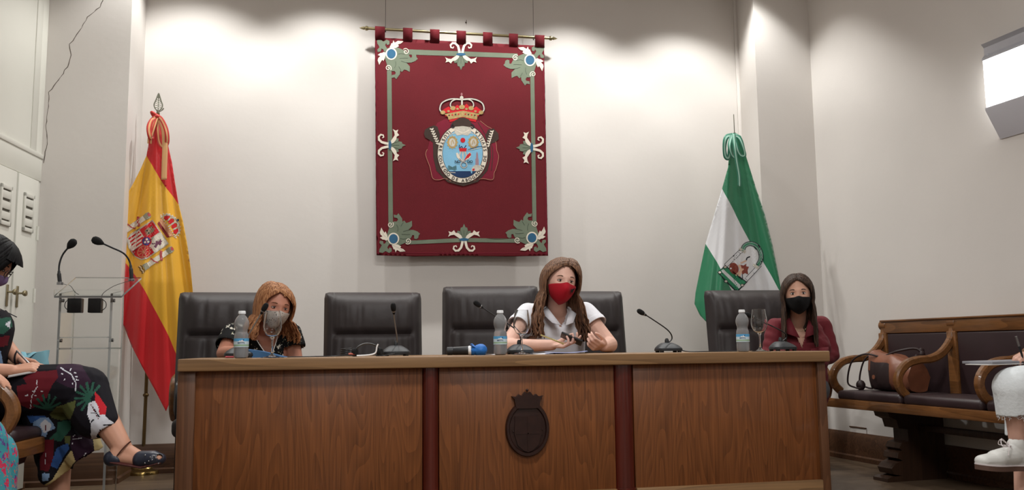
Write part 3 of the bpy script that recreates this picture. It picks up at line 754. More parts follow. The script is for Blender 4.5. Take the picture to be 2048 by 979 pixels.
# ================================================================== FLAGS
def satin(name, c, var=.04): return mat(name, c, .42, var=var, vs=4, sheen=.25, spec=.45)
sp_red, sp_yel = satin('flag_red', (196, 22, 30)), satin('flag_yellow', (222, 166, 40))
an_gr, an_wh = satin('flag_green', (22, 112, 74)), satin('flag_white', (212, 212, 214))
def foldsurf(x0, y0, Y0, freq, amp, seed, xc=None, side=.10):
    r = random.Random(seed); ph = [r.uniform(0, 6.28) for _ in range(6)]
    def f(x, y, off=0):
        dy = max(y-y0, 1)+60; a = (x-x0)/dy*1.0                 # fan angle from the tie
        v = min(1, max(0, (y-y0)/330))
        A = amp*(.12+.88*v)
        s = (.55*sin(a*freq+ph[0]+.25*v)+.30*sin(a*freq*1.9+ph[1]+1.2*v)+.22*sin(a*freq*3.3+ph[2]-1.5*v)+.12*sin(a*freq*6+ph[3]))
        s += .18*sin(y*.018+ph[4]+a*5)
        belly = side*v*(1-(a*1.9)**2)
        return P(x, y, Y0-A*s-belly-off)
    return f
def flag_pole(t, top, foot, r, m):
    b = B(); n = 8; d = (foot-top); b.tube([top+d*k/n for k in range(n+1)], r, 12)
    for f_ in (.35, .62, .80):
        b.ball(top+d*f_, (r*1.7, r*1.7, r*1.3), seg=12, rings=8)
    return obj('pole', b, m, t)
def stand(t, c, m, R=.125):
    b = B(); b.lathe([(R, 0), (R, .012), (R*.96, .022), (R*.80, .03), (R*.62, .038), (R*.55, .055), (R*.45, .062), (.03, .07), (.022, .09), (.022, .12)], c, 36); return obj('base', b, m, t)
bronze_p = mat('bronze_pole', (104, 84, 52), .4, .7, var=.12)
brass_b = mat('polished_brass', (164, 138, 84), .2, .95, var=.1)
def finial(top, h, w_, turn):
    """openwork spear head: leaf frame with cross bars"""
    b = B(); M = Matrix.Rotation(turn, 3, 'Z')
    V = lambda x, z: top+M @ Vector((x, 0, z))
    pr = [(0, h), (.12*w_, h*.86), (.30*w_, h*.62), (.5*w_, h*.38), (.40*w_, h*.20), (.15*w_, h*.06), (0, 0)]
    for s_ in (1, -1): b.tube(catmull([V(s_*x, z) for x, z in pr], 5), [(.0045, .0035)]*31, 6, up=M @ Vector((0, 1, 0)))
    b.tube([V(0, 0), V(0, h*.9)], .003, 6)
    for z in (.22, .32, .42, .52, .62): b.tube([V(-.4*w_*(1.2-z), h*(z+.03)), V(0, h*z), V(.4*w_*(1.2-z), h*(z+.03))], .0028, 6)
    b.prism([(0, h), (.1*w_, h*.88), (.2*w_, h*.76), (0, h*.72), (-.2*w_, h*.76), (-.1*w_, h*.88)], lambda x, z, c: V(x, z)+M @ Vector((0, c-.002, 0)), .004)
    b.tube(catmull([V(0, 0), V(.35*w_, h*.05), V(.65*w_, h*.22), V(.55*w_, h*.12), V(.1*w_, -h*.02)], 5), .003, 6)
    b.tube([V(0, -.04), V(0, .01)], .010, 10)
    return b
# ---- Spain
SY = 6.33
foot = PZ(285, 946, 0)
fl = thing('flag_on_stand', 'red and yellow flag with coat of arms on a brass stand, left of the desk', 'flag', (foot.x, foot.y, 0))
top = P(316, 226, SY+.03)
flag_pole(fl, top, foot+Vector((0, 0, .05)), .012, bronze_p); stand(fl, foot, brass_b)
obj('spear_finial', finial(top+Vector((0, 0, .01)), P(317, 184, SY).z-top.z-.01, .054, radians(11)), mat('pewter', (118, 118, 104), .45, .6, var=.15), fl)
ssurf = foldsurf(314, 232, SY, 21, .050, 3)
out = [(312, 226), (303, 240), (299, 262), (297, 290), (293, 311), (282, 336), (268, 364), (246, 402), (228, 440), (216, 480), (203, 515), (192, 545), (190, 552), (206, 578), (226, 606), (246, 646), (262, 688), (284, 732), (308, 776), (332, 822), (341, 800), (350, 775), (362, 765), (380, 745), (385, 700), (388, 640), (386, 590), (381, 535), (374, 485), (366, 442), (357, 408), (350, 365), (344, 325), (335, 285), (330, 250), (322, 232)]
l1 = [(293, 311), (306, 333), (319, 356), (334, 378), (347, 394), (357, 408)]
l2 = [(216, 482), (232, 502), (244, 516), (272, 552), (288, 578), (306, 612), (324, 645), (338, 673), (352, 706), (370, 765)]
def side_of(line, x, y):
    for (x0, y0), (x1, y1) in zip(line[:-1], line[1:]):
        if min(x0, x1) <= x <= max(x0, x1): return y-(y0+(y1-y0)*(x-x0)/(x1-x0+1e-9))
    x0, y0 = line[0]; x1, y1 = line[-1]
    return (y-y0) if x < x0 else (y-y1-(x-x1)*1.6)
def cls_sp(x, y):
    if side_of(l2, x, y) > 0: return 0
    if x > 293 and side_of(l1, x, y) < 0 and y < 470: return 0
    return 1
b = B(); sheet(b.bm, out, ssurf, 5.0, lines=[l1, l2], classify=cls_sp)
cloth_s = thick(obj('flag_cloth', b, [sp_red, sp_yel], fl, smooth=None), .003)
# coat of arms in its own tilted frame (r across, u up)
def SR(pts): return [(293+.56*r+.83*u, 482+.83*r-.56*u) for r, u in pts]
arms = layers('coat_of_arms', [(SR([(-29, 34), (29, 34), (29.5, -20), (25, -30), (12, -37), (-10, -37), (-25, -31), (-30, -20)]), silver_e, .004)], fl, ssurf, 4)
sh = [(SR([(-27, 32), (-.7, 32), (-.7, 1), (-27, 1)]), red_e, .0055), (SR([(.7, 32), (27, 32), (27, 1), (.7, 1)]), white_e, .0055),
      (SR([(-27, 0), (-.7, 0), (-.7, -35), (-10, -35), (-23, -29), (-27, -20)]), white_e, .0055), (SR([(.7, 0), (27, 0), (27.5, -18), (23, -28), (12, -35), (.7, -35)]), red_e, .0055)]
sh += [(SR([(-20, 8), (-8, 8), (-8, 24), (-11, 24), (-11, 27), (-14, 27), (-14, 24), (-17, 24), (-17, 27), (-20, 27)]), mat('castle_thread', (140, 130, 104), .6, .1), .007)]
sh += [(SR(ell(-17, 13, 1.6, 1.6, 8)), black_e, .008), (SR(ell(-11, 13, 1.6, 1.6, 8)), black_e, .008)]
sh += [(SR([(8, 6), (12, 10), (10, 16), (14, 20), (12, 26), (17, 28), (19, 22), (24, 24), (22, 18), (18, 16), (22, 8), (17, 6), (15, 12), (11, 5)]), mat('plum_thread', (110, 60, 84), .7), .007)]
for k in range(4): sh.append((SR([(-25+k*6.4, -1), (-22+k*6.4, -1), (-22+k*6.4, -30+abs(k-2)), (-25+k*6.4, -28+abs(k-2))]), red_e, .007))
ch = mat('chain_thread', (196, 140, 104), .55, .2)
sh += [(stroke(SR(ell(14, -16, 10.5, 13, 25)+[(24.5, -16)]), 1.3), ch, .007)]
for k in range(8): a = pi/4*k; sh.append((stroke(SR([(14, -16), (14+10*cos(a), -16+12.5*sin(a))]), 1.2), ch, .0072))
sh += [(SR(ell(0, 0, 10, 10.5, 22)), red_e, .008), (SR(ell(0, 0, 8.2, 8.7, 22)), mat('royal_blue', (34, 44, 110), .5), .009)]
for x, y in ((-2.8, 2.6), (2.8, 2.6), (0, -3.4)): sh.append((SR(ell(x, y, 2.2, 2.5, 8)), white_e, .0105))
layers('shield', sh, arms, ssurf, 4)
cr_ = [(SR([(-17, 38), (17, 38), (19, 43), (-19, 43)]), mat('dark_red_thread', (140, 30, 36), .6), .006), (SR([(-18, 43), (18, 43), (22, 51), (-22, 51)]), ch, .006)]
cr_ += [(stroke(SR(curl(0, 50, 24, 0, .5, 1, 20, 1)), 2.2), silver_e, .007)]
for k, x in enumerate((-16.5, -5.5, 5.5, 16.5)): 
    zt = 60+(3 if k in (1, 2) else 0); cr_.append((SR(ell(x, zt, 4.6, 6.0, 14)), red_e, .0065)); cr_.append((stroke(SR(ell(x, zt, 6.3, 8.2, 17, -.4, pi+.4)), 1.8), silver_e, .0078))
for k in range(9): cr_.append((SR(ell(-20+k*5, 53, 1.5, 1.5, 8)), silver_e, .0085))
for k in range(13): a = pi*k/12; cr_.append((SR(ell(27*cos(a), 53+22*sin(a), 1.4, 1.4, 7)), white_e, .0085))
cr_ += [(SR(ell(0, 75, 2.2, 3, 10)), sea_e, .009), (stroke(SR([(0, 52), (0, 74)]), 1.8), silver_e, .0082)]
layers('crown', cr_, arms, ssurf, 4)
for s_ in (-1, 1):
    x = s_*41
    c_ = [(SR([(x-5, -24), (x+5, -24), (x+5, 22), (x-5, 22)]), white_e, .006), (SR([(x-6.5, -34), (x+6.5, -34), (x+6, -24), (x-6, -24)]), mat('grey_thread', (150, 146, 126), .6, .1), .0062), (SR([(x-5, 22), (x+5, 22), (x+6.5, 30), (x+5, 36), (x-5, 36), (x-6.5, 30)]), MATS['grey_thread'], .0062)]
    c_ += [(stroke(SR([(x-9, 14), (x-2, 8), (x+8, 4)]), 5), mat('rose_ribbon', (176, 70, 70), .5), .008), (stroke(SR([(x+8, -4), (x, -10), (x-9, -12)]), 2.4), MATS['rose_ribbon'], .008), (SR(ell(x, 34, 4, 3, 8)), MATS['rose_ribbon'], .0085)]
    for k in range(3): c_.append((stroke(SR([(x-8, -37-k*2.7), (x-4, -35.5-k*2.7), (x, -37.5-k*2.7), (x+4, -36-k*2.7), (x+8, -38-k*2.7)]), 1.3), black_e if k != 1 else white_e, .0075))
    layers('pillar', c_, arms, ssurf, 4)
# ribbons tied under the spear
def ribbon(t, pts, w_, ms, name='ribbon', Yt=(0, -1, 0), tw=None):
    p3 = catmull(pts, 6); b = B(); k = len(ms)
    rows = []
    for i, p in enumerate(p3):
        a = p3[max(i-1, 0)]; c = p3[min(i+1, len(p3)-1)]; d = (c-a).normalized(); sd = d.cross(Vector(Yt)).normalized()
        ang = (tw or 0)*sin(i*.35); sd = (Matrix.Rotation(ang, 3, d) @ sd)
        rows.append([p+sd*w_*(j/len(ms)-.5) for j in range(len(ms)+1)])
    vs = [[b.bm.verts.new(q) for q in r] for r in rows]; u = sorted(set(ms), key=ms.index); uu = []
    for m_ in ms:
        if m_ not in uu: uu.append(m_)
    for i in range(len(vs)-1):
        for j in range(k):
            f_ = b.bm.faces.new((vs[i][j], vs[i][j+1], vs[i+1][j+1], vs[i+1][j])); f_.material_index = uu.index(ms[j])
    o = obj(name, b, [MATS[q] for q in uu], t, smooth=None); thick(o, .0015); return o
satin('ribbon_red', (190, 48, 40)); satin('ribbon_gold', (214, 164, 112)); satin('ribbon_green', (30, 118, 92)); satin('ribbon_mint', (170, 214, 196))
R3 = ['ribbon_red', 'ribbon_gold', 'ribbon_red']; k0 = (314, 231)
def rp(pts, Y): return [P(x, y, Y-d) for x, y, d in pts]
ribbon(fl, rp([(314, 232, .05), (303, 240, .08), (298, 258, .1), (302, 276, .09), (305, 262, .07), (310, 244, .06), (315, 232, .05)], SY), .035, R3, tw=.5)
ribbon(fl, rp([(315, 232, .05), (324, 240, .1), (333, 262, .11), (334, 285, .1), (327, 294, .09), (319, 284, .08), (316, 262, .07), (315, 234, .05)], SY), .03, R3, tw=.4)
ribbon(fl, rp([(317, 234, .06), (327, 255, .09), (330, 290, .1), (329, 325, .1), (328, 359, .1)], SY), .036, ['ribbon_gold', 'ribbon_gold', 'ribbon_gold'])
ribbon(fl, rp([(313, 234, .07), (306, 255, .09), (300, 275, .09), (299, 287, .08)], SY), .028, ['ribbon_gold', 'ribbon_red', 'ribbon_gold'])
ribbon(fl, rp([(316, 234, .06), (310, 228, .07), (303, 224, .07), (307, 232, .06)], SY), .02, ['ribbon_red', 'ribbon_red'])
b = B(); b.ball(P(315, 233, SY-.06), (.02, .018, .016), seg=12, rings=8); obj('ribbon_knot', b, MATS['ribbon_red'], fl)
# ---- Andalusia
AY = 6.05
top = P(1469, 268, AY+.04); foot = Vector((P(1482, 700, AY+.05).x, AY+.06, 0))
fa = thing('flag_on_stand', 'green and white flag with arched emblem on a pole, right of the desk', 'flag', (foot.x, foot.y, 0))
flag_pole(fa, top, foot+Vector((0, 0, .05)), .012, bronze_p); stand(fa, foot, brass_b)
obj('spear_finial', finial(top, P(1470, 226, AY).z-top.z, .05, radians(64)), MATS['pewter'], fa)
asurf = foldsurf(1466, 272, AY, 19, .050, 11)
out = [(1462, 268), (1457, 285), (1458, 310), (1456, 335), (1444, 377), (1428, 430), (1411, 488), (1400, 540), (1391, 585), (1389, 607), (1400, 630), (1424, 655), (1450, 690), (1470, 720), (1500, 740), (1540, 740), (1570, 720), (1573, 680), (1570, 630), (1563, 583), (1555, 540), (1545, 490), (1530, 430), (1510, 370), (1492, 312), (1482, 272), (1472, 266)]
l1 = [(1444, 377), (1456, 399), (1467, 420), (1480, 447), (1498, 480), (1512, 501), (1525, 521), (1544, 553), (1561, 585), (1572, 606)]
l2 = [(1411, 487), (1424, 508), (1437, 529), (1448, 550), (1458, 571), (1470, 592), (1490, 630), (1520, 690), (1545, 740)]
def cls_an(x, y):
    if side_of(l1, x, y) < 0: return 0
    if side_of(l2, x, y) > 0: return 0
    return 1
b = B(); sheet(b.bm, out, asurf, 5.0, lines=[l1, l2], classify=cls_an)
thick(obj('flag_cloth', b, [an_gr, an_wh], fa, smooth=None), .003)
def Z6(pts): return [(1380+x/6.12, 480+y/6.12) for x, y in pts]
def S6(pts, w_): return stroke(Z6([tuple(q)[:2] for q in catmull([(x, y, 0) for x, y in pts], 5)]), w_/6.12)
gr2 = mat('emblem_green', (34, 128, 88), .6); lion = mat('lion_brown', (132, 60, 46), .7, var=.2, vs=40); bl = black_e
em = [(Z6([(440, 300), (640, 110), (720, 60), (830, 130), (860, 290), (690, 470), (560, 420)]), an_wh, .004),
      (Z6([(335, 392), (430, 305), (700, 512), (575, 638)]), bl, .0045), (Z6([(348, 392), (430, 318), (685, 514), (572, 622)]), gr2, .006), (Z6([(380, 375), (405, 352), (632, 562), (600, 592)]), an_wh, .0075)]
em += [(S6([(436, 312), (540, 212), (650, 108)], 52), bl, .005), (S6([(440, 308), (540, 212), (648, 112)], 40), an_wh, .0065), (S6([(690, 480), (770, 395), (858, 300)], 50), bl, .005), (S6([(692, 478), (770, 395), (856, 302)], 38), an_wh, .0065)]
arch = [(645, 130), (668, 70), (735, 40), (815, 68), (862, 150), (866, 235), (828, 310)]
em += [(S6(arch, 58), bl, .007), (S6(arch, 44), mat('arch_grey_green', (120, 150, 138), .6), .0085), (S6(arch, 14), gr2, .0095)]
em += [(Z6([(612, 90), (690, 130), (672, 162), (596, 110)]), silver_e, .009), (Z6([(780, 285), (850, 330), (830, 358), (765, 310)]), silver_e, .009)]
for x, y in ((430, 328), (365, 392), (440, 502), (640, 550), (566, 625)): em += [(Z6(ell(x, y, 24, 20, 12)), bl, .009), (Z6(ell(x, y, 17, 14, 12)), silver_e, .0105)]
em += [(S6([(365, 410), (440, 500), (560, 620)], 9), bl, .009), (S6([(640, 570), (705, 500)], 9), bl, .009)]
layers('emblem', em, fa, asurf, 4)
em = [(Z6(ell(538, 345, 56, 72, 18, rot=-.3)), lion, .0095), (Z6([(620, 300), (655, 310), (690, 285), (688, 318), (722, 325), (705, 365), (712, 420), (675, 400), (640, 420), (628, 370)]), lion, .0095),
      (S6([(560, 430), (620, 375), (655, 350)], 22), mat('skin_thread', (214, 176, 150), .7), .011), (S6([(600, 300), (625, 370), (600, 440)], 26), MATS['skin_thread'], .0105), (S6([(690, 245), (700, 215), (735, 200)], 14), bl, .0095),
      (S6([(585, 440), (640, 480), (640, 415)], 8), bl, .011), (S6([(620, 280), (660, 262), (690, 250)], 16), MATS['skin_thread'], .0105), (Z6(ell(500, 345, 11, 11, 8)), an_wh, .011)]
layers('figures', em, fa, asurf, 4)
G3 = ['ribbon_green', 'ribbon_mint', 'ribbon_green']
ribbon(fa, rp([(1466, 270, .05), (1453, 274, .09), (1449, 292, .1), (1451, 312, .1), (1458, 314, .08), (1461, 290, .08), (1466, 272, .06)], AY), .036, G3, tw=.25)
ribbon(fa, rp([(1467, 270, .05), (1479, 276, .08), (1487, 296, .09), (1489, 310, .08), (1481, 310, .08), (1474, 296, .08), (1468, 272, .06)], AY), .03, G3, tw=.4)
ribbon(fa, rp([(1467, 268, .08), (1469, 290, .13), (1473, 320, .14), (1478, 350, .14), (1479, 372, .14)], AY), .028, G3)
ribbon(fa, rp([(1464, 270, .08), (1459, 290, .12), (1464, 310, .12), (1472, 316, .1)], AY), .03, G3, tw=.3)
b = B(); b.ball(P(1467, 270, AY-.05), (.02, .016, .016), seg=12, rings=8); obj('ribbon_knot', b, MATS['ribbon_green'], fa)
# ================================================================== THINGS ON THE DESK
def on_desk(px, Y, py=708): return Vector((P(px, py, Y).x, Y, DT))
mic_b = mat('mic_black', (30, 31, 34), .45, var=.05); mic_g = mat('mic_grey', (34, 37, 41), .5, var=.05)
foam = mat('foam_black', (16, 16, 17), .95, var=.2, vs=200, bump=.4, bs=300)
steel = mat('satin_steel', (150, 150, 152), .3, .9, var=.04)
def desk_mic(label, px, Y, yaw, pts, stem_mat, head_r=.0125):
    c = on_desk(px, Y); t = thing('desk_microphone', label, 'microphone', c, 'gooseneck microphones on the desk')
    M = Matrix.Rotation(yaw, 3, 'Z'); b = B()
    def T(x, y, z): return c+M @ Vector((x, y, z))
    rings = []
    for z, s_, yo in ((.008, .98, 0), (.012, 1.0, 0), (.022, .97, .0), (.034, .80, .006), (.044, .58, .014), (.050, .40, .020), (.052, .10, .022)):
        ring = []
        for k in range(32):
            a = 2*pi*k/32; ex = .62
            x = .070*math.copysign(abs(cos(a))**ex, cos(a))*s_; y = .058*math.copysign(abs(sin(a))**ex, sin(a))*s_+yo
            ring.append(T(x, y, z))
        rings.append(ring)
    b.loft(rings, caps=True)
    obj('base', b, mic_g, t)
    for x in (-.048, .048):
        for y in (-.036, .036):
            b = B(); b.lathe([(.011, 0), (.011, .012)], T(x, y, 0), 12); obj('foot', b, mic_b, t)
    b = B(); Q = Matrix.Translation(c) @ M.to_4x4(); b.box(-.026, .026, -.054, -.040, .012, .024, .003, Q); obj('button', b, mic_b, t)
    p3 = catmull([T(0, .02, .045)]+pts, 8); b = B(); b.tube(p3, .0034, 8)
    obj('gooseneck', b, stem_mat, t)
    b = B(); b.lathe([(.011, 0), (.011, .018), (.006, .028)], T(0, .02, .046), 14); obj('collar', b, mic_b, t)
    h = p3[-1]; d = (p3[-1]-p3[-3]).normalized(); MQ = d.to_track_quat('Z', 'Y').to_matrix(); b = B()
    b.lathe([(.0045, -.03), (.007, -.022), (.008, -.01)], h, 12, MQ); b.lathe([(.009, -.012), (head_r, -.004), (head_r*1.08, .010), (head_r, .022), (head_r*.6, .030), (.001, .032)], h, 18, MQ)
    obj('mic_head', b, foam, t); b = B(); b.lathe([(.0095, -.016), (.0095, -.011)], h, 16, MQ); obj('head_ring', b, steel, t)
    return t
def near(px, py, Y): return P(px, py, Y)
ym = DY+.30
desk_mic('gooseneck microphone bent up in front of the reddish-haired woman', 478, ym+.05, .1, [near(486, 688, ym+.05), near(500, 664, ym+.02), near(528, 617, ym-.02)], steel)
desk_mic('gooseneck microphone standing straight up in front of the empty chair', 792, ym, 0, [near(794, 676, ym+.01), near(789, 640, ym-.02), near(787, 617, ym-.05)], steel)
desk_mic('gooseneck microphone leaning left beside the woman in red mask', 1040, ym+.06, 0, [near(1041, 676, ym+.06), near(1030, 657, ym+.04), near(985, 628, ym), near(957, 609, ym-.03)], mic_b)
desk_mic('gooseneck microphone leaning left on the clear stretch of desk, right of centre', 1337, ym, -.05, [near(1344, 676, ym+.02), near(1336, 660, ym), near(1305, 638, ym-.04), near(1284, 625, ym-.06)], mic_b)
desk_mic('gooseneck microphone leaning behind the glass of the woman in black mask', 1566, ym, 0, [near(1573, 674, ym+.02), near(1566, 663, ym), near(1530, 645, ym-.04), near(1500, 631, ym-.06)], mic_b)
# bottles
pet = glass('clear_plastic', (246, 249, 250), .04, 1.25); water = glass('water', (240, 246, 250), .02, 1.33)
cap_m = mat('white_cap', (236, 238, 240), .4, var=.0)
def bottle(label, px, Y, H, drop=0):
    c = on_desk(px, Y); t = thing('water_bottle', label, 'bottle', c, 'small plastic water bottles on the desk'); k = H/.213
    pr = [(.022, .0), (.029, .003), (.0315, .010), (.0320, .030), (.0315, .045), (.0322, .050), (.0322, .088), (.031, .095), (.0305, .104), (.027, .112), (.0255, .120), (.0275, .129), (.0315, .142), (.0325, .156), (.0295, .170), (.0225, .183), (.0145, .192), (.0125, .197), (.0125, .200)]
    b = B(); b.lathe([(r, z*k+.001) for r, z in pr]+[(r-.0012, z*k+.001) for r, z in pr[::-1][:-1]]+[(.02, .003)], c, 36, caps=True)
    obj('bottle_body', b, mat('bottle_plastic', (250, 251, 253), .1, trans=.8, ior=1.15, var=0), t)
    b = B(); b.lathe([(.019, .004)]+[(r-.0022, z*k+.002) for r, z in pr[1:] if z < .118]+[(.001, .118*k)], c, 32); obj('water', b, mat('bottle_water', (246, 248, 252), .1, trans=.6, ior=1.15, var=0), t)
    b = B(); pts = [(.0125, .198), (.0152, .199), (.0152, .2105), (.0135, .213), (.001, .213)]; b.lathe([(r, z*k) for r, z in pts], c, 30)
    for q in range(30):
        a = 2*pi*q/30; b.box(-.0007, .0007, .0150, .0160, .1995*k, .2100*k, 0, Matrix.Translation(c) @ Matrix.Rotation(a, 4, 'Z'))
    obj('bottle_cap', b, cap_m, t)
    # wrap label: sky blue over pale with a green strip, the name in dark letters
    LB = B(); z0, z1, n, R0 = .050*k, .089*k, 40, .0330
    m1, m2, m3 = mat('label_blue', (84, 160, 208), .5, var=.1, vs=60), mat('label_pale', (196, 214, 224), .5, var=.1, vs=60), mat('label_green', (150, 178, 150), .5, var=.1)
    zs = [z0, z0+.004, z0+.012, z0+.026, z1]; mm = [1, 2, 1, 0]
    for i in range(4):
        for q in range(n):
            a0, a1 = 2*pi*q/n, 2*pi*(q+1)/n
            f_ = LB.bm.faces.new([LB.bm.verts.new(c+Vector((R0*cos(a), R0*sin(a), z))) for a, z in ((a0, zs[i]), (a1, zs[i]), (a1, zs[i+1]), (a0, zs[i+1]))]); f_.material_index = mm[i]
    bmesh.ops.remove_doubles(LB.bm, verts=LB.bm.verts, dist=1e-6)
    lab = obj('label', LB, [m1, m2, m3], t)
    face = math.atan2(-c.y, -c.x)
    def ls(x, y, off=0):                      # x, y in metres on the unrolled label
        a = face+x/R0; return c+Vector(((R0+.0003+off)*cos(a), (R0+.0003+off)*sin(a), z0+y))
    mk = []
    mk.append(([(-.012, .024), (-.006, .030), (-.002, .027), (.003, .033), (.009, .027), (.014, .024)], cap_m, .0002))
    mk.append(([(.004, .030), (.008, .034), (.013, .036), (.010, .032), (.007, .029)], mat('label_navy', (40, 66, 110), .5), .0006))
    layers('label_print', mk, lab, ls, .004, th=.0003)
    letters('label_letters', [(ch, -.0125+i*.0049, -(.0255), .0062 if i == 0 else .0050, 0) for i, ch in enumerate('Natura')], MATS['label_navy'], lab, lambda x, y, off=0: ls(x, -y-.006, off), .0008)
    return t
bottle('plastic water bottle in front of the reddish-haired woman', 482, DY+.05, .212)
bottle('plastic water bottle between the blue-topped microphone and the woman in red mask', 1001, DY+.05, .212)
bottle('plastic water bottle in front of the chair of the woman in black mask', 1487, DY+.05, .212)
# wine glasses
wine = mat('wine_glass', (250, 252, 252), .01, trans=1, ior=1.42, var=0)
def wineglass(label, px, Y, H=.215):
    c = on_desk(px, Y); t = thing('wine_glass', label, 'glass', c, 'empty stemmed glasses on the desk'); k = H/.215
    o = [(.040, .0), (.040, .0015), (.030, .003), (.014, .007), (.0065, .014), (.0042, .025), (.0038, .070), (.0045, .082)]
    bw = [(.0045, .082), (.012, .090), (.028, .103), (.0385, .122), (.0415, .140), (.0405, .160), (.0365, .185), (.0325, .213)]
    b = B(); b.lathe([(r, z*k) for r, z in o]+[(r, z*k) for r, z in bw[1:]]+[(r-.0011, z*k+.0004) for r, z in bw[::-1][:-2]]+[(.012, .0925*k), (.001, .088*k)], c, 40); obj('glass', b, wine, t)
    return t
for lab, px in (('empty stemmed glass in front of the reddish-haired woman', 544), ('empty stemmed glass in front of the woman in white', 1044), ('empty stemmed glass in front of the woman in black mask', 1521)):
    g_ = wineglass(lab, px, DY+.10)
# dark coasters under the glasses
for lab, px in (('thin black coaster under the glass of the reddish-haired woman', 545), ('thin black coaster under the glass of the woman in white', 1046), ('thin black coaster under the glass of the woman in black mask', 1522)):
    c = on_desk(px, DY+.12); b = B(); b.lathe([(.052, .0), (.052, .0016), (.050, .002)], c, 32); o = tag(obj('coaster', b, mic_b, loc=c), lab, 'coaster', 'black coasters on the desk')
for o in list(COL.objects):
    if o.name.startswith('wine_glass'): o.location.z += .0022; o.location.y += .0
# hand microphone with a blue cover
c0 = P(893, 703, DY+.14); c0.z = DT+.021; c1 = P(944, 700, DY+.12); c1.z = DT+.023; d = (c1-c0).normalized(); MQ = d.to_track_quat('Z', 'Y').to_matrix()
t = thing('hand_microphone', 'black hand microphone lying on the desk with a blue cover over its head', 'microphone', (c0.x, c0.y, DT)); L_ = (c1-c0).length
b = B(); b.lathe([(.010, 0), (.0175, .003), (.019, .03), (.0185, .032), (.0195, .034), (.0215, L_*.98), (.019, L_)], c0, 24, MQ); obj('handle', b, mic_b, t)
b = B(); b.lathe([(.0195, .004), (.0197, .028)], c0, 24, MQ, caps=False); obj('battery_cap', b, mic_g, t)
blue = mat('blue_cover', (34, 108, 188), .55, var=.12, vs=30, bump=.5, bs=40)
b = B(); b.lathe([(.022, -.004), (.025, .006), (.021, .014), (.026, .022), (.030, .036), (.029, .052), (.022, .064), (.010, .071), (.001, .073)], c1, 30, MQ)
r_ = random.Random(5)
for v in b.bm.verts:
    v.co += Vector((r_.uniform(-1, 1), r_.uniform(-1, 1), r_.uniform(-1, 1)))*.0012
o = obj('foam_cover', b, blue, t); 
b = B(); 
for a in (.4, 1.3, 2.4): b.tube([c1+MQ @ Vector((.02*cos(a), .02*sin(a), .012)), c1+MQ @ Vector((.032*cos(a), .032*sin(a), .0)), c1+MQ @ Vector((.03*cos(a), .03*sin(a), -.008))], [(.009, .004), (.007, .003), (.002, .001)], 8)
obj('gathered_edge', b, blue, t)
b = B(); b.lathe([(.0205, -.02), (.0225, -.012), (.0225, -.004)], c1, 24, MQ); obj('neck_ring', b, cap_m, t)
# cable bundle in front of the empty chair
t = thing('headset', 'black headphones with coiled cable lying on the desk before the empty chair', 'headphones', on_desk(735, DY+.2))
b = B(); ctr = on_desk(735, DY+.22)
arc = [ctr+Vector((.062*cos(a), .02*cos(a), .012+.050*sin(a))) for a in [pi*k/16 for k in range(17)]]
b.tube(arc, [(.004, .010)]*17, 8, up=(0, 1, 0)); obj('headband', b, mic_b, t)
for s_ in (-1, 1):
    b = B(); e = ctr+Vector((s_*.060, s_*.02, .02)); b.lathe([(.014, -.012), (.020, -.008), (.021, .004), (.016, .010)], e, 20, Matrix.Rotation(pi/2, 3, 'Y') @ Matrix.Rotation(.5, 3, 'X')); obj('ear_cup', b, foam, t)
cab = []
for k in range(60): a = k*.42; cab.append(ctr+Vector((-.10+.03*cos(a)*(1-.003*k), .01+.03*sin(a), .004+.0006*k)))
b = B(); b.tube(cab, .0026, 6); obj('coiled_cable', b, mic_b, t)
b = B(); e = on_desk(697, DY+.19); b.tube([e+Vector((0, 0, .01)), e+Vector((.03, 0, .012))], .008, 10); obj('plug', b, mat('copper_red', (140, 66, 50), .4, .4), t)
wc = [on_desk(752, DY+.16)+Vector(q) for q in ((-.09, 0, .004), (-.04, .0, .006), (-.01, 0, .012), (0, 0, .022), (.004, 0, .045), (.010, 0, .058))]
tag(obj('white_cable', (lambda b: (b.tube(catmull(wc, 6), .0035, 8), b)[1])(B()), cap_m), 'short white cable bent upright beside the headphones on the desk', 'cable')
# thin black cables lying along the desk
def cable(label, pts):
    p3 = [on_desk(px, Y)+Vector((0, 0, .003+h)) for px, Y, h in pts]; b = B(); b.tube(catmull(p3, 8), .0027, 6); tag(obj('cable', b, mic_b), label, 'cable', 'black cables lying along the desk')
cable('thin black cable running from the left glass to the headphones', [(575, DY+.13, 0), (620, DY+.16, 0), (668, DY+.15, .001), (700, DY+.18, .003), (712, DY+.19, 0)])
cable('thin black cable between the headphones and the upright microphone', [(752, DY+.20, .0), (768, DY+.18, .0), (782, DY+.2, .006), (790, DY+.24, .008)])
cable('thin black cable running right from the microphone on the clear stretch of desk', [(1362, DY+.3, .008), (1380, DY+.24, 0), (1420, DY+.22, 0), (1460, DY+.24, 0), (1478, DY+.26, 0)])
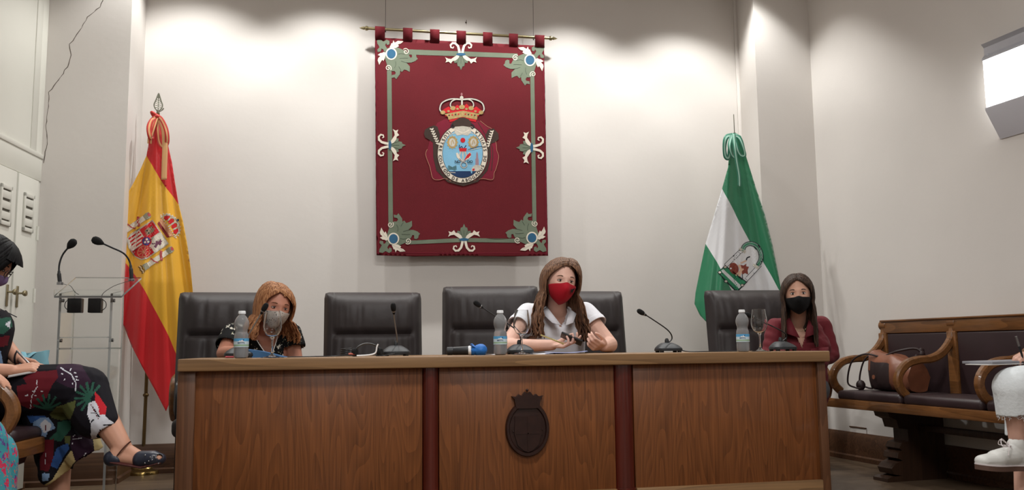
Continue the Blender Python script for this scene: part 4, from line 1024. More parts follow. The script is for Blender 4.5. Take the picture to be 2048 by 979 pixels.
# papers and folder
paper = mat('white_paper', (226, 228, 236), .7, var=.03); pblue = mat('printed_blue', (150, 160, 206), .6, var=.3, vs=30)
def sheet_paper(label, px, Y, rot, w_, l_, m, z=.001, bend=.004, name='paper_sheet', cat='paper'):
    c = on_desk(px, Y); b = B(); nx = 8; M = Matrix.Rotation(rot, 3, 'Z'); r0 = []
    for j in range(7):
        r0.append([b.bm.verts.new(c+M @ Vector((w_*(i/nx-.5), l_*(j/6-.5), z+bend*((i/nx-.5)**2*4)*(1 if i > nx/2 else .6)))) for i in range(nx+1)])
    for j in range(6):
        for i in range(nx): b.bm.faces.new((r0[j][i], r0[j][i+1], r0[j+1][i+1], r0[j+1][i]))
    o = obj(name, b, m, loc=c, smooth=None); thick(o, .0012, 1); return tag(o, label, cat)
sheet_paper('white paper sheet on the desk between the glass and the writing hand', 1078, DY+.27, .15, .21, .297, paper)
sheet_paper('printed blue and white sheet with curled edge under the phone hand', 1132, DY+.20, -.25, .21, .25, pblue, .006, .008)
sheet_paper('small white paper lying left of the middle bottle', 985, DY+.17, .3, .09, .10, paper, name='paper_note')
fold = mat('folder_blue', (58, 104, 150), .45, var=.1)
c = on_desk(524, DY+.33); b = B(); 
b.prism([(-.12, 0), (.12, 0), (.10, .004), (.0, .030), (-.09, .044), (-.12, .040)], lambda x, z, q: c+Vector((x, q-.01, z)), .20)
tag(obj('document_folder', b, fold, loc=c), 'blue document folder propped open under the reddish-haired woman', 'folder')
b = B(); q0, q1 = on_desk(452, DY+.18), on_desk(466, DY+.1); b.tube([q0+Vector((0, 0, .006)), q1+Vector((0, 0, .006))], .004, 8); b.tube([q1+Vector((0, 0, .006)), q1+(q1-q0)*.3+Vector((0, 0, .006))], [.004, .001], 8)
tag(obj('pen', b, mat('pink_plastic', (214, 74, 96), .4)), 'pink pen lying on the desk left of the first bottle', 'pen')

# ================================================================== ACRYLIC LECTERN
acr = mat('clear_acrylic', (252, 254, 253), .02, trans=1, ior=1.07, var=0)
acr_e = mat('acrylic_edge', (226, 229, 227), .2, trans=.72, ior=1.15, var=0)
LY = 4.95
fr_l, fr_r, bk_r = P(108, 593, LY-.20), P(243, 593, LY-.20), P(283, 556, LY+.12)
lc = P(180, 700, LY)
lec = thing('lectern', 'clear acrylic lectern with two gooseneck microphones and slanted reading top', 'lectern', (lc.x, lc.y, 0))
def plate(name, q, th, parent=lec, up=Vector((0, 0, 1))):
    """q: four corners; plate with polished brighter edges"""
    n = (q[1]-q[0]).cross(q[3]-q[0]).normalized(); b = B()
    lo = [b.bm.verts.new(p-n*th/2) for p in q]; hi = [b.bm.verts.new(p+n*th/2) for p in q]
    b.bm.faces.new(lo[::-1]); b.bm.faces.new(hi)
    for k in range(4): f_ = b.bm.faces.new((lo[k], lo[(k+1) % 4], hi[(k+1) % 4], hi[k])); f_.material_index = 1
    return obj(name, b, [acr, acr_e], parent)
wv = fr_r-fr_l; bk_l = bk_r-Vector((wv.x*1.05, 0, 0))
plate('reading_top', [fr_l, fr_r, bk_r, bk_l], .01)
lip0, lip1 = fr_l+Vector((0, 0, .035)), fr_r+Vector((0, 0, .035))
plate('book_stop', [fr_l+Vector((0, 0, .006)), fr_r+Vector((0, 0, .006)), lip1, lip0], .008)
xr0, xl0 = P(221, 700, LY-.12).x, P(118, 700, LY-.12).x; topz = P(221, 580, LY).z
plate('side_panel', [Vector((xr0, LY-.14, .02)), Vector((xr0, LY+.10, .02)), Vector((xr0, LY+.10, topz)), Vector((xr0, LY-.14, topz-.03))], .012)
plate('side_panel', [Vector((xl0, LY-.14, .02)), Vector((xl0, LY+.10, .02)), Vector((xl0, LY+.10, topz)), Vector((xl0, LY-.14, topz-.03))], .012)
plate('front_panel', [Vector((xl0, LY+.11, .02)), Vector((xr0, LY+.11, .02)), Vector((xr0, LY+.11, topz-.02)), Vector((xl0, LY+.11, topz-.02))], .01)
for py in (674, 696):
    z_ = P(200, py, LY-.12).z
    if py == 696: plate('shelf', [Vector((xl0, LY-.13, z_)), Vector((xr0, LY-.13, z_)), Vector((xr0, LY+.10, z_)), Vector((xl0, LY+.10, z_))], .008)
    else: plate('shelf_rail', [Vector((xl0, LY-.13, z_)), Vector((xr0, LY-.13, z_)), Vector((xr0, LY-.12, z_)), Vector((xl0, LY-.12, z_))], .006)
b = B(); b.box(xl0-.06, xr0+.06, LY-.2, LY+.2, .0, .018, .004); obj('base', b, acr_e, lec)
for xx in (xl0, xr0):
    for zz in (topz-.06, .5, .9):
        b = B(); b.lathe([(.009, -.010), (.009, .010)], (xx, LY-.11, zz), 12, Matrix.Rotation(pi/2, 3, 'Y')); obj('bolt', b, steel, lec)
for px0, px1 in ((137, 164), (179, 203)):
    u, v = P(px0, 596, LY), P(px1, 625, LY); b = B(); b.box(u.x, v.x, LY-.03, LY+.03, v.z, u.z, .004)
    sp_ = obj('mic_power_box', b, mic_b, lec, 'small black box hanging under the top'); b = B()
    s_ = -1 if px0 < 150 else 1; xx = u.x if s_ < 0 else v.x
    b.tube(catmull([(xx, LY, u.z-.005), (xx+s_*.018, LY, u.z-.02), (xx+s_*.02, LY, v.z+.03), (xx, LY, v.z+.01)], 6), .002, 6); obj('cable_loop', b, mic_b, sp_)
def stand_mic(pts, hd):
    b = B(); p3 = catmull(pts, 8); n = len(p3); b.tube(p3, [(.0105 if i/n < .22 else .0075 if i/n < .30 else .0048) for i in range(n)], 10); o = obj('microphone', b, mic_b, lec, 'black gooseneck microphone')
    b = B(); h = p3[-1]; d = (h-p3[-3]).normalized(); MQ = d.to_track_quat('Z', 'Y').to_matrix(); b.lathe([(.006, -.02), (.013, -.008), (.019, .004), (.0215, .018), (.020, .032), (.012, .042), (.001, .045)], h, 20, MQ); obj('windscreen', b, foam, o)
    b = B(); b.lathe([(.016, -.008), (.016, .006), (.013, .008)], pts[0], 16); obj('socket', b, steel, o)
my = LY+.09
stand_mic([P(120, 566, my), P(118, 545, my), P(119, 527, my), P(126, 508, my), P(140, 491, my-.02)], None)
stand_mic([P(263, 560, my), P(262, 540, my), P(259, 522, my), P(247, 506, my-.02), P(222, 494, my-.05), P(200, 484, my-.08)], None)
# thin mic leads on the top
b = B(); b.tube(catmull([P(122, 566, my), P(140, 572, my-.05), P(150, 585, my-.1), P(158, 590, my-.1)], 6), .0018, 6); b.tube(catmull([P(262, 562, my), P(230, 572, my-.04), P(208, 586, my-.1), P(203, 596, my-.1)], 6), .0018, 6); obj('mic_lead', b, mat('grey_cable', (120, 120, 120), .6), lec)

# ================================================================== WOODEN BENCHES
benchw = wood('bench_wood', (80, 50, 27), (134, 89, 50), 'Y', .32, rings=8, coat=.25)
darkw = wood('bench_dark_wood', (34, 22, 16), (62, 42, 30), 'Z', .4, rings=8)
upho = mat('aubergine_leather', (52, 37, 39), .45, var=.1, vs=6, bump=.08, bs=12)
RECT = lambda a, b_: [(-a, -b_*.6), (-a*.6, -b_), (a*.6, -b_), (a, -b_*.6), (a, b_*.6), (a*.6, b_), (-a*.6, b_), (-a, b_*.6)]
def bench(t, O, DV, NV, spacing, n, arm, df, hs, hr0, hr1, htop, dims=(.0, .09), first=0, has_ped=(0,)):
    """O origin on the wall line, DV along the bench, NV out of the wall"""
    Fp = lambda s, h, d: O+DV*s+NV*d+Vector((0, 0, h))
    M = Matrix(((DV.x, 0, NV.x, O.x), (DV.y, 0, NV.y, O.y), (0, 1, 0, 0), (0, 0, 0, 1)))
    Lb = spacing*n
    b = B(); b.box(-.10, Lb+.05, hr0, hr1, df-.03, df, .006, M); obj('seat_rail', b, benchw, t)
    b = B(); b.box(-.02, Lb+.05, htop-.085, htop, .03, .085, .008, M); b.box(-.02, Lb+.05, htop-.006, htop+.006, .02, .095, .004, M); obj('top_rail', b, benchw, t)
    b = B(); b.box(-.02, Lb+.05, hr0, hs-.1, .05, df-.03, .004, M); obj('seat_frame', b, darkw, t)
    for k in range(n+1):
        b = B(); b.box(k*spacing-.045, k*spacing+.03, hs-.06, htop-.08, .03, .09, .006, M); obj('back_post', b, benchw, t)
        pts = [Fp(k*spacing-.01, h, d) for d, h in arm]; p3 = catmull(pts, 6); b = B()
        b.sweep(p3, RECT(.024, .021), up=DV); b.lathe([(.030, -.032), (.034, -.028), (.034, .028), (.030, .032)], p3[0], 20, Matrix(((NV.x, 0, DV.x), (NV.y, 0, DV.y), (0, 1, 0))))
        obj('armrest', b, benchw, t)
    for k in range(n):
        b = B(); b.box(k*spacing+.012, (k+1)*spacing-.012, hr1-.01, hs, .10, df-.008, .025, M, 4)
        for v in b.bm.verts:
            pass
        obj('seat_cushion', b, upho, t)
        b = B(); b.box(k*spacing+.032, (k+1)*spacing-.047, hs-.02, htop-.085, .045, .082, .012, M, 3); obj('back_cushion', b, upho, t)
    for s_ in has_ped:
        b = B(); prof = [(df-.03, hr0), (df-.04, hr0-.03), (df-.09, hr0-.05), (df-.105, hr0-.10), (df-.17, hr0-.11), (df-.17, .24), (df-.12, .23), (df-.10, .20), (df-.12, .185), (df-.09, .17), (df-.085, .14), (df-.12, .125), (df-.07, .11), (df-.035, .08), (df-.05, .045), (df-.11, .035), (df-.03, .03), (df+.0, .02), (df-.0, .0), (.06, 0), (.06, hr0)]
        b.prism(prof, lambda d, h, c: Fp(s_+c, h, d), .13)
        obj('pedestal', b, darkw, t)
    b = B(); b.box(.2, Lb+.0, .30, .34, df*.45, df*.45+.03, .004, M); obj('stretcher', b, darkw, t)
# right bench
dF = .50
def rs(px, py, d): q = PX(px, py, RW+RN*d, RN)-RW; return q.dot(RD), q.z
s1, _ = rs(1667, 760, dF); s2, _ = rs(1797, 760, dF); s3, _ = rs(1962, 790, dF); sp = (s3-s1)/2
hr0 = (rs(1700, 816.5, dF)[1]+rs(1980, 845, dF)[1])/2; hr1 = (rs(1700, 797, dF)[1]+rs(1980, 824, dF)[1])/2
hsr = rs(1740, 783, dF-.05)[1]; htr = (rs(1800, 641, .06)[1]+rs(2030, 629, .06)[1])/2
def armpts(s, lst):
    out = []
    for px, py in lst:
        q = PX(px, py, RW+RD*s, RD)-RW; out.append((q.dot(RN), q.z))
    return out
sa2 = s1+sp
arm2 = armpts(sa2, [(1910, 645), (1908, 668), (1898, 690), (1882, 708), (1862, 717), (1840, 719), (1818, 726), (1803, 742), (1798, 760), (1804, 778), (1815, 790)])
print('bench', s1, s2, s3, 'rail', hr0, hr1, 'seat', hsr, 'top', htr); print('arm', [(round(a, 3), round(c, 3)) for a, c in arm2])
arm_p = arm2
tb = thing('wooden_bench', 'long wooden bench with curled armrests and dark leather seats along right wall', 'bench', RW+RD*(s1+sp)+RN*.25)
bench(tb, RW+RD*s1, RD, RN, sp, 5, arm_p, dF, hsr, hr0, hr1, htr, has_ped=(rs(1745, 930, dF)[0]-s1, 2.6))
# left bench with the sitting woman: a mirror of the right one, further out from the wall
ARM = [(.07, htr-.02)]+arm_p[1:]
BD = -LD; bo = P(30, 868, 3.95); bo.z = 0
# left bench
q_ = P(36, 790, 3.72); LB_O = Vector((q_.x, q_.y, 0))-LN*(dF+.015)
tb2 = thing('wooden_bench', 'wooden bench with curled armrest at left edge under the woman in tropical print', 'bench', LB_O+LN*.25)
bench(tb2, LB_O-LD*.72, LD, LN, .72, 1, arm_p, dF, .54, .43, .495, htr, has_ped=(.50,))
# wooden armchairs standing behind the two ends of the desk
def armchair(label, x0, x1, Y0):
    t = thing('wooden_armchair', label, 'chair', ((x0+x1)/2, Y0+.2, 0), 'low wooden armchairs behind the desk ends')
    for x in (x0+.025, x1-.025):
        b = B(); b.sweep(catmull([(x, Y0+.42, .74), (x, Y0+.38, .70), (x, Y0+.22, .69), (x, Y0+.06, .675), (x, Y0, .60), (x, Y0+.02, .50), (x, Y0+.08, .45)], 6), RECT(.021, .024), up=(1, 0, 0)); obj('armrest', b, benchw, t)
    b = B(); b.box(x0+.03, x1-.03, Y0+.03, Y0+.42, .40, .47, .02); obj('seat', b, upho, t)
    b = B(); b.box(x0+.03, x1-.03, Y0+.40, Y0+.45, .44, .76, .012); obj('backrest', b, darkw, t)
    for x in (x0+.05, x1-.05):
        for y in (Y0+.08, Y0+.40): b = B(); b.box(x-.02, x+.02, y-.02, y+.02, 0, .42, .004); obj('leg', b, darkw, t)
    return t
xa = P(338, 790, 5.42).x; armchair('low wooden armchair whose arm shows behind the left end of the desk', xa, xa+.5, 5.42)
xa = P(1664, 770, 5.45).x; armchair('low wooden armchair whose arm shows behind the right end of the desk', xa-.5, xa, 5.45)
# brown handbag on the first bench seat
bagm = mat('tan_leather', (130, 80, 58), .42, var=.2, vs=10, bump=.3, bs=14); bagd = mat('dark_bag_leather', (48, 34, 34), .5, var=.15, bump=.2, bs=14)
def bp_(px, py, d): return PX(px, py, RW+RN*d, RN)
bag = thing('handbag', 'brown leather handbag with black handles lying on the bench behind the armrest', 'handbag', Vector((bp_(1790, 772, .3).x, bp_(1790, 772, .3).y, hsr)))
sA_, sB_ = rs(1741, 760, .32)[0], rs(1838, 760, .26)[0]; z0_ = hsr; zt = rs(1770, 698, .25)[1]
b = B(); rings = []
nL = 12
for k in range(nL+1):
    u = k/nL; s_ = sA_+(sB_-sA_)*u; w_ = .10*(1-.25*abs(2*u-1)**3); ht = (zt-z0_)*(1.0-.30*u-.04*sin(u*9)); ring = []
    for q in range(20):
        a = 2*pi*q/20; cc, ss = cos(a), sin(a); ex = .55
        x = w_*math.copysign(abs(cc)**ex, cc)*(1-.35*max(0, ss)); y = ht/2+ht/2*math.copysign(abs(ss)**ex, ss)
        ring.append(rframe(s_+.008*sin(q*2.1+k), z0_+.002+y, .26+x+.006*sin(k*1.7+q)))
    rings.append(ring)
b.loft(rings, caps=True)
for f_ in b.bm.faces:
    c = f_.calc_center_median(); q = c-RW; 
    if q.dot(RN) > .26 and q.z < z0_+(zt-z0_)*.62 and q.dot(RD) < sA_+(sB_-sA_)*.62: f_.material_index = 1
obj('bag_body', b, [bagm, bagd], bag)
for off, e in ((.05, .0), (-.02, .03)):
    b = B(); b.tube(catmull([rframe(sA_+.10, zt-.05, .26+off), rframe(sA_+.0, zt-.03, .30+off), rframe(sA_-.10+e, zt-.08, .33+off), rframe(sA_-.14+e, z0_+.05, .34+off), rframe(sA_-.09+e, z0_+.015, .32+off), rframe(sA_-.05+e, z0_+.012, .31+off)], 8), .006, 8); obj('handle', b, bagd, bag, 'black strap handle')
b = B(); b.tube(catmull([rframe(sB_-.25, zt-.045, .30), rframe(sB_-.14, zt-.01, .28), rframe(sB_-.04, zt-.0, .22), rframe(sB_-.01, zt-.08, .20)], 8), .008, 8)
for k in range(5): b.ball(rframe(sB_-.03+.02*sin(k*2), zt-.01-.02*k, .2+.012*k), (.02, .012, .02), seg=10, rings=6)
obj('strap_bundle', b, bagd, bag)
b = B(); b.ball(rframe(sA_-.10, z0_+.03, .32), (.03, .03, .035), seg=14, rings=10); obj('tassel', b, bagd, bag)
b = B(); b.lathe([(.014, 0), (.014, .003)], rframe(sA_+.09, z0_+.09, .365), 14, Matrix(((RD.x, 0, RN.x), (RD.y, 0, RN.y), (0, 1, 0)))); obj('emblem_stud', b, bagm, bag)
# ================================================================== PEOPLE
def skin(name, c): return mat(name, c, .52, var=.05, vs=14, spec=.35)
def organic(b, voxel=.004, smooth=6, name='body'):
    """fuse the overlapping closed pieces of b into one continuous skin"""
    bmesh.ops.recalc_face_normals(b.bm, faces=b.bm.faces)
    me = bpy.data.meshes.new('tmp'); b.bm.to_mesh(me); b.bm.free(); o = bpy.data.objects.new('tmp', me); COL.objects.link(o)
    m = o.modifiers.new('r', 'REMESH'); m.mode = 'VOXEL'; m.voxel_size = voxel; m.use_smooth_shade = True
    if smooth: s_ = o.modifiers.new('s', 'SMOOTH'); s_.factor = .5; s_.iterations = smooth
    dg = bpy.context.evaluated_depsgraph_get(); dg.update(); ev = o.evaluated_get(dg); m2 = bpy.data.meshes.new_from_object(ev)
    bm = bmesh.new(); bm.from_mesh(m2); bpy.data.objects.remove(o); bpy.data.meshes.remove(me); bpy.data.meshes.remove(m2)
    q = B(); q.bm.free(); q.bm = bm; return q
def facing(yaw, pitch=0, roll=0):
    """columns: right(person's image-left is +x), back, up; yaw turns the face (-y) counter-clockwise seen from above"""
    return Matrix.Rotation(radians(yaw), 3, 'Z') @ Matrix.Rotation(radians(pitch), 3, 'X') @ Matrix.Rotation(radians(roll), 3, 'Y')
HX, HY_, HZ = .078, .094, .116
def g2(x, s_): return math.exp(-(x/s_)**2)
def head_pt(az, el, off=0, smoothface=False):
    """az 0 = straight ahead (-y), el from -90 chin to 90 crown, radians"""
    z = HZ*sin(el); c = cos(el); x = HX*c*sin(az); y = -HY_*c*cos(az)
    t = max(0, -z/HZ)
    x *= 1-.17*t**1.6; y = y*(1-.04*t) if y < 0 else y*(1-.50*t)
    if y < 0 and t > 0: y -= .010*t*g2(x, .035)
    if z > 0 and y > 0: y *= 1.04
    if y < 0 and not smoothface:
        f = 1
        y += .010*(g2(x-.031, .015)+g2(x+.031, .015))*g2(z-.006, .012)
        y -= .004*g2(z-.028, .010)*g2(x, .055)
        y -= (.010*g2(x, .009)*g2(z+.002, .020)+.021*g2(x, .0125)*g2(z+.028, .015)+.006*g2(abs(x)-.012, .008)*g2(z+.034, .010))
        y -= .004*(g2(x-.042, .018)+g2(x+.042, .018))*g2(z+.028, .02)
        y -= .005*g2(x, .022)*(g2(z+.056, .006)+g2(z+.067, .006))
        y -= .006*g2(x, .016)*g2(z+.098, .014)
    elif y < 0:
        y -= .016*g2(x, .020)*g2(z+.030, .030)
    p = Vector((x, y, z))
    if off: n = Vector((x/HX**2, y/HY_**2, z/HZ**2)).normalized(); p += n*off
    return p
def add_head(b, c, R, k=1.0):
    rings = []; ne, na = 56, 72
    for i in range(1, ne):
        el = -pi/2+pi*i/ne; rings.append([c+R @ (head_pt(2*pi*j/na, el)*k) for j in range(na)])
    b.loft(rings, caps=True)
    for s_ in (-1, 1): b.ball(c+R @ (Vector((s_*.073, .008, -.012))*k), (.009, .018, .032), R @ Matrix.Rotation(s_*.25, 3, 'Z'), 14, 10)
def face_parts(t, c, R, k, iris=(60, 44, 34), brow=(70, 50, 38), shut=.6):
    white = mat('eye_white', (214, 206, 200), .25, var=0); ir = mat('iris_%d' % iris[0], iris, .2, var=0); br = mat('brow_%d' % brow[0], brow, .8); lid = mat('lid_line', (60, 40, 36), .7)
    for s_ in (-1, 1):
        b = B(); e = c+R @ (Vector((s_*.031, -.0775, .006))*k); b.ball(e, (.0135*k, .009*k, .0085*k*shut), R, 18, 12); o = obj('eye', b, white, t)
        b = B(); b.ball(e+R @ Vector((0, -.0052*k, 0)), (.0062*k, .0055*k, .0062*k*min(1, shut+.2)), R, 14, 10); obj('iris', b, ir, o)
        b = B(); b.tube([e+R @ (Vector((s_*x, y, z))*k) for x, y, z in ((-.014, .001, .0), (-.008, -.006, .0048*shut+.002), (0, -.0085, .0066*shut+.002), (.008, -.006, .0052*shut+.002), (.0155, .002, .001))], [.0012*k, .0018*k, .002*k, .0018*k, .001*k], 6); obj('eyelash', b, lid, o)
        b = B(); p3 = [c+R @ (Vector((s_*x, y, z))*k) for x, y, z in ((.013, -.0895, .0255), (.022, -.0885, .0295), (.033, -.0845, .0315), (.043, -.077, .0290), (.050, -.069, .0245))]
        b.tube(catmull(p3, 4), [(.0016*k, .0032*k)]*8+[(.0014*k, .0024*k)]*5+[(.001, .0012)]*4, 6, up=R @ Vector((0, 0, 1))); obj('eyebrow', b, br, t)
def mask(t, c, R, k, m, top=.0, ztop_side=-.022, zbot=-.108, off=.007, azmax=1.22, lbl=None):
    b = B(); nu, nv = 34, 20; g = []
    for j in range(nv+1):
        v = j/nv; row = []
        for i in range(nu+1):
            u = -1+2*i/nu; az = u*azmax; au = abs(u)
            zt = top-.006*g2(u, .10)*0+(ztop_side-top)*au**1.6+.006*g2(u, .16); zb = zbot+(-.078-zbot)*au**2.8
            z = zt+(zb-zt)*v; el = math.asin(max(-.995, min(.995, z/HZ)))
            p = head_pt(az, el, off, True); bul = (1-au**2)*sin(pi*min(1, v*1.05))*.006; p.y -= bul
            if v > .8: p.y += (v-.8)*.03*(1-au); 
            row.append(c+R @ (p*k))
        g.append([b.bm.verts.new(q) for q in row])
    for j in range(nv):
        for i in range(nu): b.bm.faces.new((g[j][i], g[j][i+1], g[j+1][i+1], g[j+1][i]))
    o = obj('face_mask', b, m, t, lbl, smooth=None); thick(o, .0015, 1)
    for s_ in (-1, 1):
        b = B(); a0 = head_pt(s_*azmax, math.asin(-.028/HZ), off+.001, True); a1 = head_pt(s_*azmax, math.asin(-.070/HZ), off+.001, True); e = Vector((s_*.080, .022, .004)); e2 = Vector((s_*.080, .030, -.03))
        b.tube(catmull([c+R @ (q*k) for q in (a0, (a0+e)/2+Vector((s_*.006, 0, .004)), e, e2, (a1+e2)/2+Vector((s_*.006, 0, 0)), a1)], 4), .0016, 6); obj('ear_loop', b, m, o)
    return o
def hair_mat(name, c1, c2):
    m = mat(name, c1, .58, var=0, spec=.22); nt = m.node_tree; N = nt.nodes; L = nt.links; bs = N['Principled BSDF']
    tc = N.new('ShaderNodeTexCoord'); mp = N.new('ShaderNodeMapping'); mp.inputs['Scale'].default_value = (160, 160, 9); L.new(tc.outputs['Object'], mp.inputs[0])
    n = N.new('ShaderNodeTexNoise'); n.inputs['Scale'].default_value = 1; n.inputs['Detail'].default_value = 3; L.new(mp.outputs[0], n.inputs[0])
    r = N.new('ShaderNodeValToRGB'); r.color_ramp.elements[0].position = .35; r.color_ramp.elements[1].position = .68; r.color_ramp.elements[0].color = lin(c1); r.color_ramp.elements[1].color = lin(c2)
    L.new(n.outputs[0], r.inputs[0]); L.new(r.outputs[0], bs.inputs['Base Color'])
    bp = N.new('ShaderNodeBump'); bp.inputs['Strength'].default_value = .5; bp.inputs['Distance'].default_value = .003; L.new(n.outputs[0], bp.inputs['Height']); L.new(bp.outputs[0], bs.inputs['Normal'])
    return m
def hair(t, c, R, k, m, length, seed=1, part=.012, front_az=(60, 60), n=120, fwd=.03, spread=.02, wave=.006, low_front=1.0, voxel=0, floor_dir=None, sweep=0.0, vol=0.0):
    """cap over the skull plus hanging locks; front_az = hairline azimuth left/right (degrees) at eye level"""
    r = random.Random(seed); b = B()
    def line(el, s_):                 # azimuth where the hair begins at this elevation
        e = math.degrees(el); fa = front_az[0] if s_ < 0 else front_az[1]
        top_e = 46+sweep*s_
        if e > top_e: return 0
        return math.radians(fa*(1-max(0, (e-8)/(top_e-8))**2.2)) if e > 8 else math.radians(fa)
    # under-shell
    ne, na = 26, 64; g = {}
    for i in range(ne+1):
        el = radians(-38)+(radians(89)-radians(-38))*i/ne
        for j in range(na):
            az = 2*pi*j/na; g[i, j] = b.bm.verts.new(c+R @ (head_pt(az, el, .011)*k))
    for i in range(ne):
        el = radians(-38)+(radians(127))*(i+.5)/ne
        for j in range(na):
            az = 2*pi*(j+.5)/na; a = az if az < pi else az-2*pi
            if abs(a) >= line(el, 1 if a > 0 else -1)-.03: b.bm.faces.new((g[i, j], g[i, (j+1) % na], g[i+1, (j+1) % na], g[i+1, j]))
    for v in list(b.bm.verts):
        if not v.link_faces: b.bm.verts.remove(v)
    Dn = Vector((0, 0, -1)); top0 = radians(46)
    for q in range(n):
        s_ = -1 if q % 2 else 1; fa = radians(front_az[0] if s_ < 0 else front_az[1])
        u = r.random(); a_end = fa+(pi-fa)*u**1.15+.02
        pts, rad = [], []; w_ = r.uniform(.0075, .0135); lift = r.uniform(.012, .021)
        th = radians(50)+radians(85)*u**.9*r.uniform(.7, 1.1)      # where on the parting the strand starts
        d0 = Vector((s_*.03, -cos(th), sin(th))).normalized(); d1 = Vector((s_*sin(a_end), -cos(a_end), 0))
        for i in range(9):
            f = i/8; d = d0.lerp(d1, f**1.1) if d0.dot(d1) > -.6 else (d0.lerp(Vector((s_*.5, .3, .8)), min(1, f*2)) if f < .5 else Vector((s_*.5, .3, .8)).lerp(d1, f*2-1))
            d.normalize(); er = math.asin(max(-1, min(1, d.z))); az = math.atan2(d.x, -d.y)
            ln = line(er, s_)-.04
            if abs(az) < ln: az = s_*ln
            rise = sin(min(1, f*1.3)*pi/2)
            p = head_pt(az, er, .010+(lift-.010+vol)*rise); p.x += part*max(0, sin(er))**2
            pts.append(c+R @ (p*k)); rad.append((w_*k*(.8+.5*rise), .0045*k))
        for e in (-12, -24):
            p = head_pt(s_*a_end, radians(e), lift+vol); p.x += s_*.002*(-e/10)
            pts.append(c+R @ (p*k)); rad.append((w_*k*1.1, .0045*k))
        pz = pts[-1].copy(); out = (pz-c); out.z = 0; out = out.normalized() if out.length else Vector((1, 0, 0))
        frw = R @ Vector((0, -1, 0)); frw.z = 0; frw.normalize()
        isf = max(0, 1-abs(a_end)/radians(115)); L_ = length*(1-.12*r.random())*(1 if isf > 0 else .96); ph = r.uniform(0, 6); steps = 7
        for i in range(1, steps+1):
            v = i/steps
            p = pz+Dn*(L_*v)+out*(spread*sin(v*pi*.6)*(1+.3*r.uniform(-1, 1)))+frw*(fwd*isf*v**1.2*1.4-(1-isf)*.012*v)+out*(wave*sin(ph+v*5))
            pts.append(p); rad.append(((w_*1.15*(1-.65*v**3))*k, .0048*k*(1-.5*v)))
        up = []
        for p in pts: d = p-c; d.z *= .6; up.append(d.normalized())
        b.tube(pts, rad, 6, up=up)
    return obj('hair', b, m, t, smooth=60)
def hand(b, wrist, F, Nn, T, curl=.5, spread=.06, k=1.0, curls=None, thumb=(.6, .5), tcurl=.4):
    """F fingers' direction, Nn palm normal (fingers curl towards it), T thumb side"""
    F, Nn, T = Vector(F).normalized(), Vector(Nn), Vector(T)
    Nn = (Nn-F*Nn.dot(F)).normalized(); T = (T-F*T.dot(F)-Nn*T.dot(Nn)).normalized(); w_ = Vector(wrist)
    for o_ in (-.026, -.009, .009, .026):
        b.capsule(w_+F*.012+T*o_*.55*k, w_+F*.082*k+T*o_*1.0*k, (.014*k, .013*k), (.0115*k, .0115*k), 10)
    Ls = ((.044, .026, .021), (.048, .030, .022), (.044, .027, .021), (.034, .021, .019))
    for i, o_ in enumerate((.0300, .0100, -.0100, -.0295)):
        cu = (curls[i] if curls else curl); p = w_+F*(.088 if i in (1, 2) else .083)*k+T*o_*k; a = cu*.7; d0 = (F+T*o_*spread*18*.3).normalized(); rr = [.0092, .0084, .0077, .0066]; prev = p
        for s_, L_ in enumerate(Ls[i]):
            d = d0*cos(a)+Nn*sin(a); q = prev+d*L_*k; b.capsule(prev, q, rr[s_]*k, rr[s_+1]*k, 10, n=3); prev = q; a += cu*(1.15 if s_ == 0 else .8)
    p0 = w_+F*.022*k+T*.026*k+Nn*.006; d = (F*thumb[0]+T*thumb[1]+Nn*.45).normalized(); p1 = p0+d*.040*k; d = (F*(thumb[0]+.3)+T*(thumb[1]-.25)+Nn*(.25+tcurl)).normalized(); p2 = p1+d*.032*k; d = (F*(thumb[0]+.6)+T*(thumb[1]-.6*tcurl-.2)+Nn*(.2+tcurl)).normalized(); p3 = p2+d*.026*k
    b.capsule(p0, p1, .0150*k, .0112*k, 10, n=3); b.capsule(p1, p2, .0108*k, .0095*k, 10, n=3); b.capsule(p2, p3, .0094*k, .0075*k, 10, n=3)
def torso(b, pts, rad, back): b.chain(pts, rad, back, 24)
def cut(b, test):
    fs = [f for f in b.bm.faces if test(f.calc_center_median())]; bmesh.ops.delete(b.bm, geom=fs, context='FACES')
def proj(p):
    d = CR3.transposed() @ (p-CO); return 1024-d.x/d.z*FPX, 489.5+d.y/d.z*FPX
